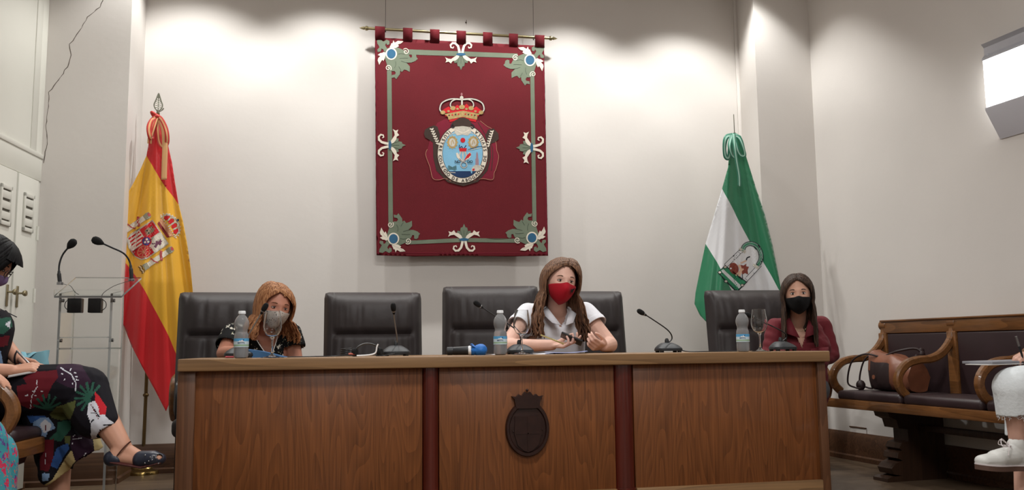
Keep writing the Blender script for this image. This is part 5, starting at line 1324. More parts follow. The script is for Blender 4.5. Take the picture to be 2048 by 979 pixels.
def printed(name, base, dots, scale, thr=.24, rough=.8, dens=.5, warp=.6):
    m = mat(name, base, rough, var=0, spec=.2); nt = m.node_tree; N = nt.nodes; L = nt.links; bs = N['Principled BSDF']
    tc = N.new('ShaderNodeTexCoord'); nz = N.new('ShaderNodeTexNoise'); nz.inputs['Scale'].default_value = scale*2.2; L.new(tc.outputs['Object'], nz.inputs[0])
    mx = N.new('ShaderNodeVectorMath'); mx.operation = 'MULTIPLY_ADD'; L.new(nz.outputs['Color'], mx.inputs[0]); mx.inputs[1].default_value = (warp/scale,)*3; L.new(tc.outputs['Object'], mx.inputs[2])
    prev = None; col = None
    for i, (c, s_, th, keep) in enumerate(dots):
        v = N.new('ShaderNodeTexVoronoi'); v.inputs['Scale'].default_value = scale*s_; L.new(mx.outputs[0], v.inputs['Vector'])
        lt = N.new('ShaderNodeMath'); lt.operation = 'LESS_THAN'; lt.inputs[1].default_value = th; L.new(v.outputs['Distance'], lt.inputs[0])
        sp_ = N.new('ShaderNodeSeparateColor'); L.new(v.outputs['Color'], sp_.inputs[0]); g_ = N.new('ShaderNodeMath'); g_.operation = 'LESS_THAN'; g_.inputs[1].default_value = keep; L.new(sp_.outputs[0], g_.inputs[0])
        mu = N.new('ShaderNodeMath'); mu.operation = 'MULTIPLY'; L.new(lt.outputs[0], mu.inputs[0]); L.new(g_.outputs[0], mu.inputs[1])
        mixn = N.new('ShaderNodeMix'); mixn.data_type = 'RGBA'; L.new(mu.outputs[0], mixn.inputs['Factor'])
        if col is None: mixn.inputs['A'].default_value = lin(base)
        else: L.new(col, mixn.inputs['A'])
        mixn.inputs['B'].default_value = lin(c); col = mixn.outputs['Result']
    L.new(col, bs.inputs['Base Color']); return m
def cloth_mesh(t, name, b, m, th=.003, label=None): o = obj(name, b, m, t, label, smooth=None); thick(o, th, 1); return o
LEGS = []
# ------------------------------------------------------------------ woman in white, red mask
t = thing('person', 'woman in white short-sleeved blouse and red face mask holding a phone at the desk', 'person', (P(1112, 700, 4.95).x, 4.95, 0))
sk = skin('skin_fair', (222, 178, 160)); k = 1.05
hc = P(1121, 563, 4.76); R = facing(4, 6, 7)
nb = P(1114, 622, 4.86); sL, sR = P(1056, 628, 4.92), P(1170, 626, 4.88); ch = P(1108, 668, 4.92); wa = P(1108, 735, 5.0); pe = Vector((wa.x, 5.03, .56))
eL, wL = P(1014, 694, 4.76), P(1104, 694, 4.56); eR, wR = P(1219, 690, 4.74), P(1207, 697, 4.56)
eL.z = max(eL.z, DT+.042); eR.z = DT+.045; wL.z = DT+.045; wR.z = DT+.035
b = B(); add_head(b, hc, R, k)
b.capsule(nb+Vector((0, .01, -.02)), hc+R @ Vector((0, .026, -.075)), .056, .052, 18)
tp = [pe, wa, ch, P(1112, 640, 4.9)]; tr = [(.175, .12), (.155, .105), (.165, .108), (.135, .08)]
torso(b, tp, tr, Vector((0, 1, 0))); b.capsule(sL, sR, .052, .052, 16)
b.chain([sL, eL, wL], [.050, .044, .029]); b.chain([sR, eR, wR], [.050, .046, .030])
ph_c = P(1144, 679, 4.50)
hand(b, wL, (P(1150, 690, 4.47)-wL), (.15, -.4, .8), (0, .35, 1), k=1.0, curls=(.35, .55, .65, .75), thumb=(.8, .45))
hand(b, wR, (P(1182, 690, 4.45)-wR), (-.5, .35, .8), (.2, -.2, .9), k=.98, curls=(.75, .9, 1.1, 1.2), thumb=(.8, .4))
for s_ in (-1, 1):
    h0 = pe+Vector((s_*.09, -.05, 0)); kn = Vector((pe.x+s_*.11, 4.62, .56)); an = Vector((pe.x+s_*.11, 4.66, .10)); b.chain([h0, kn, an], [.085, .062, .042]); b.capsule(an+Vector((0, .02, -.045)), an+Vector((0, -.14, -.06)), .034, .028)
LEGS.append((t, pe.copy(), kn.copy(), an.copy()))
obj('body', organic(b, .0042, 5), sk, t, smooth=None)
face_parts(t, hc, R, k, (54, 40, 32), (92, 66, 50), .5)
redm = fabric('mask_red', (172, 20, 38), .7, .03); mk = mask(t, hc, R, k, redm, top=-.006, zbot=-.116)
# small dark horned-animal mark on the mask's left cheek
def msurf(x, y, off=0):
    az = .40+x; z = -.040+y; return hc+R @ (head_pt(az, math.asin(z/HZ), .0175+off, True)*k)
layers('mask_mark', [([(-.13, .004), (-.10, .012), (-.02, .012), (.04, .015), (.10, .020), (.14, .014), (.10, .008), (.08, -.002), (.09, -.013), (.06, -.012), (.04, -.002), (-.04, -.004), (-.06, -.014), (-.10, -.013), (-.08, -.003), (-.11, -.001)], mat('mark_black', (20, 16, 18), .7), .001)], mk, msurf, .02)
hm = hair_mat('hair_brown', (68, 46, 34), (136, 100, 76))
hair(t, hc, R, k, hm, .27, seed=4, part=.022, front_az=(68, 58), n=230, fwd=.10, spread=.036, vol=.010, wave=.012)
# blouse
wb = fabric('white_cotton', (222, 222, 228), .8, .03, bump=.15, bs=60)
b = B(); torso(b, [pe-Vector((0, 0, .03)), wa, ch, P(1112, 643, 4.9)], [(.20, .14), (.180, .125), (.182, .124), (.150, .094)], Vector((0, 1, 0)))
b.capsule(sL+Vector((0, 0, -.004)), sR+Vector((0, 0, -.004)), .064, .064, 16)
ms = lambda a, c, f: a+(c-a)*f
b.capsule(sL, ms(sL, eL, .36), .064, .070, 18); b.capsule(sR, ms(sR, eR, .36), .064, .072, 18)
q = organic(b, .006, 4)
for v in q.bm.verts:                                 # soft vertical creases
    v.co.y += .0028*sin(v.co.x*75+3*sin(v.co.z*9))*(1 if v.co.z < ch.z+.05 else .4)
cut(q, lambda p: (p-ms(sL, eL, .36)).dot((eL-sL).normalized()) > .012 and p.x < sL.x+.03 and (p-ms(sL, eL, .36)).length < .12)
cut(q, lambda p: (p-ms(sR, eR, .36)).dot((eR-sR).normalized()) > .012 and p.x > sR.x-.03 and (p-ms(sR, eR, .36)).length < .12)
vz = nb.z+.02
cut(q, lambda p: (math.hypot(p.x-nb.x, (p.y-nb.y)) < .060 and p.z > nb.z-.06) or (p.y < nb.y and abs(p.x-nb.x-.004) < .052*(p.z-(vz-.12))/.12 and p.z > vz-.12))
bl_ = cloth_mesh(t, 'blouse', q, wb, .003)
for s_ in (-1, 1):                                   # collar wings
    b = B(); a = nb+Vector((s_*.055, .03, .035)); c_ = nb+Vector((s_*.058, -.055, .004)); d_ = nb+Vector((.004+s_*.012, -.118, -.085)); e_ = nb+Vector((s_*.060, -.120, -.070)); f_ = nb+Vector((s_*.098, -.06, -.018)); g_ = nb+Vector((s_*.085, .03, .012))
    v = [b.bm.verts.new(p) for p in (a, c_, d_, e_, f_, g_)]; b.bm.faces.new((v[0], v[1], v[4], v[5])); b.bm.faces.new((v[1], v[2], v[3], v[4])); o = cloth_mesh(t, 'collar', b, wb, .003)
    sd, el_ = (sL, eL) if s_ < 0 else (sR, eR); p_ = ms(sd, el_, .37); dd = (el_-sd).normalized(); MQ = dd.to_track_quat('Z', 'Y').to_matrix(); b = B(); b.lathe([(.0735, -.014), (.0745, -.012), (.0745, .012), (.0725, .013)], p_, 28, MQ, caps=False); thick(obj('sleeve_cuff', b, wb, bl_), .003, 0)
b = B(); 
for z in (-.13, -.20, -.27): b.ball(nb+Vector((.004, -.128-.0*z, z)), (.006, .003, .006), seg=10, rings=6)
obj('button', b, mat('pearl_button', (200, 198, 196), .3), bl_) if False else b.bm.free()
# phone and pen in her hand
pc = P(1143, 677, 4.48); M = Matrix.Translation(pc) @ Matrix.Rotation(radians(-18), 4, 'Z') @ Matrix.Rotation(radians(24), 4, 'Y') @ Matrix.Rotation(radians(-24), 4, 'X')
ph = thing('mobile_phone', 'dark mobile phone held in the hand of the woman in white', 'phone', pc)
b = B(); b.box(-.060, .060, -.034, .034, -.0045, .0045, .004, M); obj('phone_body', b, mic_b, ph); b = B(); b.box(-.056, .056, -.031, .031, .0044, .0050, 0, M); obj('screen', b, mat('dark_screen', (20, 20, 26), .12), ph)
gold = mat('gold_pen', (190, 172, 110), .3, .7); p0, p1 = P(1081, 669, 4.50), P(1112, 681, 4.49); d = (p1-p0).normalized(); pn = thing('pen', 'slim golden pen held between the fingers of the woman in white', 'pen', p0)
b = B(); b.tube([p0, p0+d*.03, p1, p1+d*.045], .0042, 10); obj('barrel', b, gold, pn); b = B(); b.tube([p0-d*.004, p0], .0030, 8); obj('cap_end', b, mic_b, pn)

# ------------------------------------------------------------------ woman in flowered top
t = thing('person', 'reddish-haired woman in flowered black top leaning over papers behind a glass', 'person', (P(530, 700, 5.0).x, 5.0, 0))
sk = skin('skin_tan', (190, 132, 110)); k = .98
hc = P(549, 613, 4.78); R = facing(22, 12, 8)
nb = P(526, 655, 4.92); sL, sR = P(466, 668, 4.96), P(580, 666, 4.96); ch = P(522, 705, 4.98); wa = Vector((ch.x-.01, 5.02, .72)); pe = Vector((ch.x-.02, 5.05, .56))
eL, wL = P(448, 712, 4.86), P(478, 710, 4.68); eR, wR = P(592, 720, 4.92), P(560, 716, 4.86)
eL.z = DT+.02; wL.z = DT+.032; eR.z = DT-.04; wR.z = .69
b = B(); add_head(b, hc, R, k); b.capsule(nb+Vector((0, .01, -.02)), hc+R @ Vector((0, .028, -.070)), .052, .050, 18)
torso(b, [pe, wa, ch, P(526, 678, 4.95)], [(.17, .12), (.15, .105), (.165, .11), (.13, .08)], Vector((0, 1, 0))); b.capsule(sL, sR, .05, .05, 16)
b.chain([sL, eL, wL], [.047, .040, .027]); b.chain([sR, eR, wR], [.047, .040, .027])
hand(b, wL, (.25, -.9, .0), (0, 0, -1), (.8, .3, .3), k=.92, curl=.45); hand(b, wR, (-.3, -.9, .0), (0, 0, -1), (-.8, .3, .3), k=.92, curl=.5)
for s_ in (-1, 1):
    h0 = pe+Vector((s_*.09, -.05, 0)); kn = Vector((pe.x+s_*.11, 4.62, .56)); an = Vector((pe.x+s_*.11, 4.66, .10)); b.chain([h0, kn, an], [.085, .062, .042]); b.capsule(an+Vector((0, .02, -.045)), an+Vector((0, -.14, -.06)), .034, .028)
LEGS.append((t, pe.copy(), kn.copy(), an.copy()))
obj('body', organic(b, .0042, 5), sk, t, smooth=None)
face_parts(t, hc, R, k, (50, 36, 30), (100, 64, 44), .45)
mkm = printed('mask_grey_pattern', (176, 166, 158), [((60, 56, 56), 1, .26, 1)], 95, warp=0); mask(t, hc, R, k, mkm, top=-.010)
hm2 = hair_mat('hair_auburn', (112, 66, 40), (186, 134, 92)); hair(t, hc, R, k, hm2, .125, seed=8, part=-.020, front_az=(58, 66), n=230, fwd=.03, spread=.035, wave=.010, sweep=-6, vol=.008)
flow = printed('black_flower_print', (16, 16, 18), [((206, 202, 190), 1, .27, .62), ((170, 170, 140), 2.1, .22, .3)], 33, warp=1.3)
b = B(); torso(b, [pe-Vector((0, 0, .03)), wa, ch, P(526, 682, 4.95)], [(.19, .135), (.17, .12), (.185, .125), (.145, .09)], Vector((0, 1, 0))); b.capsule(sL, sR, .060, .060, 16)
b.capsule(sL, ms(sL, eL, .55), .060, .064, 18); b.capsule(sR, ms(sR, eR, .42), .060, .068, 18); q = organic(b, .006, 4)
cut(q, lambda p: (p-ms(sL, eL, .55)).dot((eL-sL).normalized()) > .012 and p.x < sL.x+.03 and (p-ms(sL, eL, .55)).length < .11)
cut(q, lambda p: (p-ms(sR, eR, .42)).dot((eR-sR).normalized()) > .012 and p.x > sR.x-.03 and (p-ms(sR, eR, .42)).length < .11)
cut(q, lambda p: (math.hypot(p.x-nb.x, p.y-nb.y) < .075 and p.z > nb.z-.07) or (p.y < nb.y and abs(p.x-nb.x-.03) < .085*(p.z-(nb.z-.16))/.16 and p.z > nb.z-.16))
cloth_mesh(t, 'flowered_top', q, flow, .003)
b = B(); b.tube(catmull([nb+Vector((-.06, .0, .0)), nb+Vector((-.02, -.11, -.07)), nb+Vector((.03, -.15, -.14)), nb+Vector((.05, -.15, -.16)), nb+Vector((.08, -.10, -.06)), nb+Vector((.075, 0, .0))], 6), .0022, 6); obj('lanyard', b, mat('lanyard_white', (200, 196, 190), .5), t, 'thin pale cord')

# ------------------------------------------------------------------ woman in dark red shirt
t = thing('person', 'dark-haired woman in wine-red shirt and black face mask at right end of the desk', 'person', (P(1600, 700, 5.05).x, 5.05, 0))
sk = skin('skin_olive', (204, 158, 136)); k = .98
hc = P(1595, 588, 4.88); R = facing(-27, 4, -2)
nb = P(1597, 640, 4.98); sL, sR = P(1552, 655, 5.04), P(1643, 650, 5.06); ch = P(1598, 690, 5.02); wa = Vector((ch.x, 5.05, .72)); pe = Vector((ch.x, 5.08, .56))
eL, wL = P(1540, 712, 5.02), P(1570, 704, 4.86); eR, wR = P(1660, 712, 5.04), P(1600, 704, 4.86)
eL.z = DT-.03; eR.z = DT-.03; wL.z = wR.z = .69
back = facing(-22) @ Vector((0, 1, 0))
b = B(); add_head(b, hc, R, k); b.capsule(nb+Vector((0, .01, -.02)), hc+R @ Vector((0, .026, -.075)), .050, .048, 18)
torso(b, [pe, wa, ch, P(1597, 662, 5.02)], [(.165, .115), (.145, .10), (.165, .105), (.13, .075)], back); b.capsule(sL, sR, .046, .046, 16)
b.chain([sL, eL, wL], [.045, .037, .026]); b.chain([sR, eR, wR], [.045, .037, .026])
hand(b, wL, (.9, -.3, .0), (0, 0, -1), (.3, -.8, .2), k=.92, curl=.4); hand(b, wR, (-.9, -.35, .02), (0, 0, -1), (-.3, -.8, .2), k=.92, curl=.5)
for s_ in (-1, 1):
    h0 = pe+Vector((s_*.09, -.05, 0)); kn = Vector((pe.x-.22+s_*.10, 4.70, .56)); an = Vector((pe.x-.26+s_*.10, 4.74, .10)); b.chain([h0, kn, an], [.085, .062, .042]); b.capsule(an+Vector((0, .02, -.045)), an+Vector((0, -.14, -.06)), .034, .028)
LEGS.append((t, pe.copy(), kn.copy(), an.copy()))
obj('body', organic(b, .0042, 5), sk, t, smooth=None)
face_parts(t, hc, R, k, (44, 32, 28), (46, 34, 30), .85)
mask(t, hc, R, k, fabric('mask_black', (14, 14, 16), .75, .05), top=-.014, zbot=-.118)
hm3 = hair_mat('hair_dark', (30, 22, 19), (84, 64, 52)); hair(t, hc, R, k, hm3, .27, seed=15, part=.004, front_az=(62, 66), n=230, fwd=.08, spread=.006, vol=.002)
wine_c = fabric('wine_red_cotton', (108, 36, 44), .7, .08)
b = B(); torso(b, [pe-Vector((0, 0, .03)), wa, ch, P(1597, 665, 5.02)], [(.195, .135), (.175, .125), (.190, .125), (.15, .09)], back); b.capsule(sL, sR, .058, .058, 16)
b.chain([sL, eL, ms(eL, wL, .8)], [.058, .054, .046]); b.chain([sR, eR, ms(eR, wR, .8)], [.058, .056, .048]); q = organic(b, .006, 3)
for v in q.bm.verts: v.co += (v.co-ch).normalized()*(.004*sin(v.co.x*38+v.co.z*60)*sin(v.co.z*45+v.co.x*20))
fr = -back; sdv = Vector((0, 0, 1)).cross(back)
cut(q, lambda p: (math.hypot(p.x-nb.x, p.y-nb.y) < .058 and p.z > nb.z-.05) or ((p-nb).dot(fr) > 0 and abs((p-nb).dot(sdv)) < .060*(p.z-(nb.z-.17))/.17 and p.z > nb.z-.17))
for w2, e2 in ((wL, eL), (wR, eR)): cut(q, lambda p: (p-ms(e2, w2, .82)).dot((w2-e2).normalized()) > .0 and (p-ms(e2, w2, .9)).length < .1)
sh_ = cloth_mesh(t, 'shirt', q, wine_c, .003)
for s_ in (-1, 1):
    F3 = lambda a, f_, z: nb+sdv*(s_*a)+fr*f_+Vector((0, 0, z)); b = B(); v = [b.bm.verts.new(p) for p in (F3(.052, -.04, .045), F3(.055, .045, .012), F3(.014, .118, -.11), F3(.085, .120, -.085), F3(.110, .06, -.020), F3(.085, -.04, .015))]
    b.bm.faces.new((v[0], v[1], v[4], v[5])); b.bm.faces.new((v[1], v[2], v[3], v[4])); cloth_mesh(t, 'collar', b, wine_c, .003)
    b = B(); v = [b.bm.verts.new(p) for p in (F3(.045, .142, -.175), F3(.150, .118, -.165), F3(.148, .128, -.215), F3(.10, .150, -.222), F3(.045, .150, -.215))]; b.bm.faces.new(v); cloth_mesh(t, 'pocket_flap', b, wine_c, .004)
b = B(); cc = catmull([nb+sdv*x+fr*f_+Vector((0, 0, z)) for x, f_, z in ((-.055, .02, .0), (-.04, .06, -.045), (0, .092, -.068), (.04, .06, -.045), (.055, .02, .0))], 6); b.tube(cc, .0012, 6)
for p in cc[4:-4:2]: b.ball(p, .0036, seg=8, rings=6)
obj('necklace', b, mat('necklace_gold', (214, 190, 150), .3, .7), t, 'fine beaded necklace')

for (t_, pe_, kn_, an_), cc in zip(LEGS[:3], ((44, 52, 78), (30, 30, 34), (52, 54, 62))):
    b = B(); kx = kn_.x-pe_.x-.11 if t_ is not LEGS[2][0] else kn_.x-pe_.x-.10
    for s_ in (-1, 1):
        o_ = .10 if t_ is LEGS[2][0] else .11
        h0 = pe_+Vector((s_*.09, -.04, 0)); k_ = Vector((pe_.x+kx+s_*o_, kn_.y, kn_.z)); a_ = Vector((k_.x+(an_.x-kn_.x), an_.y, .14)); b.chain([h0, k_, a_], [.102, .080, .062])
    b.capsule(pe_, pe_+Vector((0, .0, .08)), (.185, .13), (.18, .125), 20, Vector((0, 1, 0)))
    cloth_mesh(t_, 'trousers', organic(b, .009, 4), fabric('trouser_cloth_%d' % cc[0], cc, .85), .003)
# ------------------------------------------------------------------ woman writing at the left edge
t = thing('person', 'dark-haired woman with glasses in tropical-print clothes writing on her crossed legs', 'person', (P(-40, 850, 4.2).x, 4.2, 0))
sk = skin('skin_warm', (196, 146, 122)); k = .98
def Z1(x, y): return (x/3.508, 700+y/3.508)
hc = P(-27, 524, 4.15); R = facing(98, 32, 0)
nb = P(-58, 588, 4.17); shN, shF = P(-62, 622, 3.97), P(-48, 612, 4.36); ch = P(-40, 660, 4.18); wa = P(-60, 750, 4.2); pe = P(-95, 815, 4.22); pe.z = .60
eN, wN = P(-42, 742, 3.90), P(20, 740, 3.96); eF, wF = P(-4, 672, 4.36), P(34, 716, 4.22)
b = B(); add_head(b, hc, R, k); b.capsule(nb, hc+R @ Vector((0, .030, -.065)), .052, .048, 18)
bk = Vector((-1, 0, .25)); torso(b, [pe, wa, ch, P(-52, 618, 4.17)], [(.17, .12), (.15, .11), (.16, .108), (.14, .075)], bk); b.capsule(shN, shF, .05, .05, 16)
b.chain([shN, eN, wN], [.047, .038, .026]); b.chain([shF, eF, wF], [.045, .038, .026])
hand(b, wN, P(62, 734, 3.98)-wN, (.1, .5, -.9), (.2, .9, .2), k=.98, curls=(.55, .65, .8, .9), thumb=(.8, .4))
hand(b, wF, (1, .1, -.3), (0, -.3, -1), (.2, -1, .2), k=.9, curl=.5)
# crossed leg (towards us) and supporting leg
kn = P(172, 776, 4.0); kn2 = P(118, 812, 4.22); an2 = P(118, 1010, 4.15); hipN, hipF = pe+Vector((.04, -.10, .05)), pe+Vector((.04, .09, 0)); an = P(243, 893, 3.90)
b.chain([hipN, kn, kn.lerp(an, .6), an], [.09, .062, .052, .040]); b.chain([hipF, kn2, an2], [.09, .062, .040])
hl, bl2, to = P(231, 912, 3.88), P(287, 921, 3.86), P(317, 918, 3.85)
b.chain([an, hl], [.037, .030]); b.chain([an+Vector((.015, 0, -.02)), bl2, to], [.036, .030, .020]); b.capsule(hl, bl2, .026, .026)
b.capsule(an2, an2+Vector((.0, -.02, -.06)), .036, .032); b.capsule(an2+Vector((.02, 0, -.06)), an2+Vector((.15, -.03, -.085)), .032, .022)
obj('body', organic(b, .0042, 5), sk, t, smooth=None)
face_parts(t, hc, R, k, (42, 30, 26), (40, 30, 28), .6)
mask(t, hc, R, k, fabric('mask_lilac', (120, 100, 140), .7, .04), top=-.012)
hk_ = hair_mat('hair_black', (5, 5, 6), (17, 15, 17)); ho = hair(t, hc, R, k, hk_, .05, seed=31, part=.0, front_az=(52, 52), n=200, fwd=-.01, spread=.01, vol=.012)
b = B(); r_ = random.Random(3)
for q in range(46):                                   # fringe falling forward
    az = radians(r_.uniform(-60, 60)); pts = []
    for i, e in enumerate((72, 58, 44, 32, 24)): p = head_pt(az*(.5+.12*i), radians(e), .016+.003*i); p.y -= .004*i; pts.append(hc+R @ p)
    b.tube(pts, [(.011, .005), (.012, .005), (.012, .005), (.010, .004), (.003, .002)], 6, up=[(p-hc).normalized() for p in pts])
obj('fringe', b, hk_, ho, smooth=60)
# glasses
gf = mat('glasses_frame', (24, 20, 24), .3)
b = B()
for s_ in (-1, 1):
    e = Vector((s_*.033, -.104, .002)); b.tube([hc+R @ (e+Vector((.025*cos(a), .006*abs(cos(a)), .017*sin(a)))) for a in [2*pi*i/20 for i in range(20)]], .0018, 6, closed=True)
    b.tube([hc+R @ Vector(q) for q in ((s_*.058, -.098, .006), (s_*.076, -.06, .006), (s_*.078, .0, .002))], .0016, 6)
b.tube([hc+R @ Vector(q) for q in ((-.009, -.104, .004), (0, -.110, .006), (.009, -.104, .004))], .0016, 6); obj('glasses', b, gf, t)
# tropical print, used for the dress and the wide trousers
T = {'trop_black': (22, 20, 27), 'trop_wine': (98, 26, 36), 'trop_plum': (48, 28, 46), 'trop_white': (204, 206, 214), 'trop_green': (42, 84, 70), 'trop_olive': (90, 96, 56), 'trop_sky': (128, 156, 192), 'trop_red': (184, 36, 46), 'trop_blue': (52, 88, 148), 'trop_cream': (196, 178, 128)}
tm = [mat(n_, c_, .8, var=.06, vs=30, spec=.2) for n_, c_ in T.items()]; ti = {n_: i for i, n_ in enumerate(T)}
prints = []
def pr(n_, pts): prints.append((ti['trop_'+n_], [Z1(x, y) for x, y in pts]))
def prs(n_, pts, w_): prints.append((ti['trop_'+n_], stroke([Z1(x, y) for x, y in pts], w_/3.5)))
pr('plum', [(395, 120), (430, 95), (560, 90), (640, 220), (600, 270), (480, 260), (400, 220)])
pr('wine', [(165, 200), (210, 150), (300, 150), (400, 140), (410, 190), (365, 250), (330, 330), (270, 380), (210, 410), (130, 370), (120, 250), (190, 235)])
for a in range(7): an_ = radians(200+a*26); prs('green', [(335, 410), (335+120*cos(an_)*.9, 410+130*sin(an_)*.9+10)], 15)
for a in range(9): an_ = radians(95+a*27); prs('green', [(630, 330), (630+105*cos(an_), 330+110*sin(an_))], 17)
pr('olive', [(345, 445), (400, 390), (460, 375), (535, 350), (530, 400), (500, 480), (430, 492), (365, 475)])
pr('green', [(400, 500), (500, 490), (495, 560), (430, 640), (340, 620), (400, 570)])
pr('blue', [(190, 455), (260, 455), (330, 460), (300, 500), (220, 510)]); pr('sky', [(235, 500), (290, 470), (340, 470), (375, 520), (390, 545), (335, 570), (322, 608), (280, 590), (262, 560), (240, 545)])
pr('white', [(280, 520), (320, 480), (360, 520), (350, 560), (310, 580)]); prs('wine', [(325, 480), (322, 560)], 4)
pr('white', [(620, 372), (662, 355), (705, 400), (745, 470), (790, 505), (850, 570), (760, 600), (690, 620), (640, 620), (640, 520), (612, 450)])
for a in (((650, 400), (700, 470)), ((720, 525), (785, 520)), ((690, 595), (705, 555)), ((640, 500), (660, 485)), ((640, 440), (665, 440))): prs('black', a, 9)
prs('wine', [(640, 380), (690, 480)], 4)
pr('red', [(665, 290), (700, 330), (745, 400), (738, 452), (700, 452), (690, 400), (665, 350)])
pr('wine', [(280, 630), (380, 620), (375, 760), (340, 850), (285, 840)]); pr('blue', [(400, 680), (480, 650), (490, 690), (440, 760), (400, 830), (355, 810)])
pr('cream', [(370, 900), (430, 800), (500, 700), (565, 740), (520, 790), (450, 880), (370, 935), (300, 950)]); pr('cream', [(650, 620), (700, 600), (750, 640), (695, 725), (658, 700)]); pr('cream', [(515, 860), (560, 825), (600, 850), (540, 895)])
pr('plum', [(500, 600), (640, 600), (655, 700), (600, 840), (540, 800), (500, 680)]); pr('olive', [(455, 600), (500, 600), (490, 660), (460, 650)]); pr('sky', [(300, 860), (350, 860), (340, 910), (300, 915)])
for pts, w_ in ((((425, 125), (500, 170), (530, 225), (532, 285)), 8), (((262, 210), (262, 260), (225, 320), (215, 405)), 6), (((510, 622), (575, 618)), 6), (((602, 720), (572, 780), (578, 828)), 6), (((325, 720), (320, 800)), 4)): prs('white', pts, w_)
for x, y, a in ((437, 168, .3), (455, 205, -.8), (495, 138, -1.2), (525, 160, .1), (535, 188, 0), (543, 208, .2), (510, 235, 1.2), (190, 315, -.4), (235, 285, 0), (295, 287, 0), (255, 318, .6), (590, 785, 0), (590, 800, .1), (520, 600, -.9), (508, 650, 1.3)): prs('white', [(x-9*cos(a), y-9*sin(a)), (x+9*cos(a), y+9*sin(a))], 7)
def paint(b):
    bb = []
    for m_, pl in prints: xs_ = [p[0] for p in pl]; ys_ = [p[1] for p in pl]; bb.append((min(xs_), max(xs_), min(ys_), max(ys_), m_, pl))
    for f_ in b.bm.faces:
        x, y = proj(f_.calc_center_median()); m_ = 0
        for x0, x1, y0, y1, mi_, pl in bb:
            if x0 < x < x1 and y0 < y < y1 and inpoly(x, y, pl): m_ = mi_
        f_.material_index = m_
b = B()
b.chain([hipN+Vector((0, 0, .02)), kn+Vector((-.06, 0, .005)), kn], [.115, .098, .088]); b.chain([kn, P(205, 845, 3.93)], [.088, .062])
b.chain([kn+Vector((-.02, 0, -.03)), P(190, 838, 3.95)], [.085, .078])
b.chain([hipF, kn2, P(120, 905, 4.12)], [.12, .105, .098]); b.chain([P(120, 880, 4.12), P(104, 945, 4.08)], [.105, .052]); b.chain([P(140, 860, 4.12), P(168, 905, 4.06)], [.10, .075])
b.chain([P(90, 790, 4.1), P(100, 850, 4.1)], [.11, .09]); b.capsule(pe+Vector((0, 0, .02)), pe+Vector((.02, 0, .1)), (.19, .14), (.18, .13), 20, bk)
q = organic(b, .0042, 4)
cut(q, lambda p: (p-P(214, 862, 3.92)).dot((an-kn).normalized()) > .0)
cut(q, lambda p: p.z < P(110, 968, 4.1).z+.12*(proj(p)[0]-90)/90)
paint(q); cloth_mesh(t, 'wide_trousers', q, tm, .003)
prints = [(ti['trop_'+n_], pl) for n_, pl in (('green', [(-30, 640), (20, 634), (24, 652), (6, 668), (-30, 660)]), ('white', [(8, 648), (20, 640), (18, 656)]), ('wine', [(-20, 675), (18, 670), (14, 690), (-10, 696)]), ('sky', [(-40, 690), (0, 700), (8, 740), (-40, 740)]))]
b = B(); torso(b, [pe, wa, ch, P(-50, 628, 4.17)], [(.18, .13), (.165, .12), (.175, .122), (.15, .085)], bk); q = organic(b, .006, 4); cut(q, lambda p: p.z > nb.z-.10 and (p-ch).dot(Vector((1, 0, 0))) > .12); cut(q, lambda p: p.z > nb.z-.07)
paint(q); cloth_mesh(t, 'top', q, tm, .003)
b = B()
for a_ in (shN.lerp(shF, .25), shN.lerp(shF, .75)): b.tube(catmull([ch+Vector((.115, (a_.y-ch.y), .06)), a_+Vector((.055, 0, .02)), a_+Vector((.0, 0, .062)), a_+Vector((-.06, 0, .0)), ch+Vector((-.10, a_.y-ch.y, .05))], 5), [(.008, .002)]*21, 6)
obj('shoulder_strap', b, tm[0], t)
b = B(); b.tube([wF+Vector((.012*0, .030*cos(a), .030*sin(a))) for a in [2*pi*i/16 for i in range(16)]], .004, 6, closed=True); obj('bracelet', b, gf, t)
# sandal
nav = mat('navy_leather', (38, 42, 56), .35, var=.1); brn = mat('strap_brown', (72, 34, 32), .45)
so = obj('sandal', (lambda b: (b.chain([hl+Vector((-.01, 0, -.02)), bl2+Vector((0, 0, -.022)), to+Vector((.012, 0, -.012))], [(.034, .008), (.042, .008), (.030, .007)], Vector((0, 0, 1))), organic(b, .004, 2))[1])(B()), brn, t, smooth=None)
b = B(); b.chain([P(283, 918, 3.86), P(306, 916, 3.855), to+Vector((.006, 0, .002))], [(.040, .036), (.042, .033), (.030, .024)], Vector((0, 0, 1))); q = organic(b, .005, 3); pth = P(319, 912, 3.83); cut(q, lambda p: (p-pth).length < .012); obj('toe_upper', q, nav, so, smooth=None)
b = B(); b.chain([hl+Vector((-.012, 0, -.008)), hl+Vector((.01, 0, -.012))], [(.034, .034), (.034, .026)], Vector((0, 0, 1))); obj('heel_counter', organic(b, .005, 3), nav, so, smooth=None)
b = B(); an3 = P(247, 898, 3.89); axx = (an-hl).cross(Vector((0, 1, 0))).normalized(); d_ = Vector((.55, 0, .83)); sd_ = Vector((0, 1, 0)); b.tube([an3+d_.cross(sd_)*0+Vector((.028*cos(a)*d_.x*1.3, .043*sin(a), .040*cos(a)*.62)) for a in [2*pi*i/24 for i in range(24)]], [(.010, .0025)]*24, 8, closed=True, up=Vector((-.8, 0, .6))); obj('ankle_strap', b, brn, so)
b = B(); r_ = random.Random(2)
for q_ in range(8): b.ball(P(288+q_*4+r_.uniform(-2, 2), 912+r_.uniform(-4, 14), 3.815), .0032, seg=8, rings=6)
obj('stud', b, steel, so, kind='stuff')
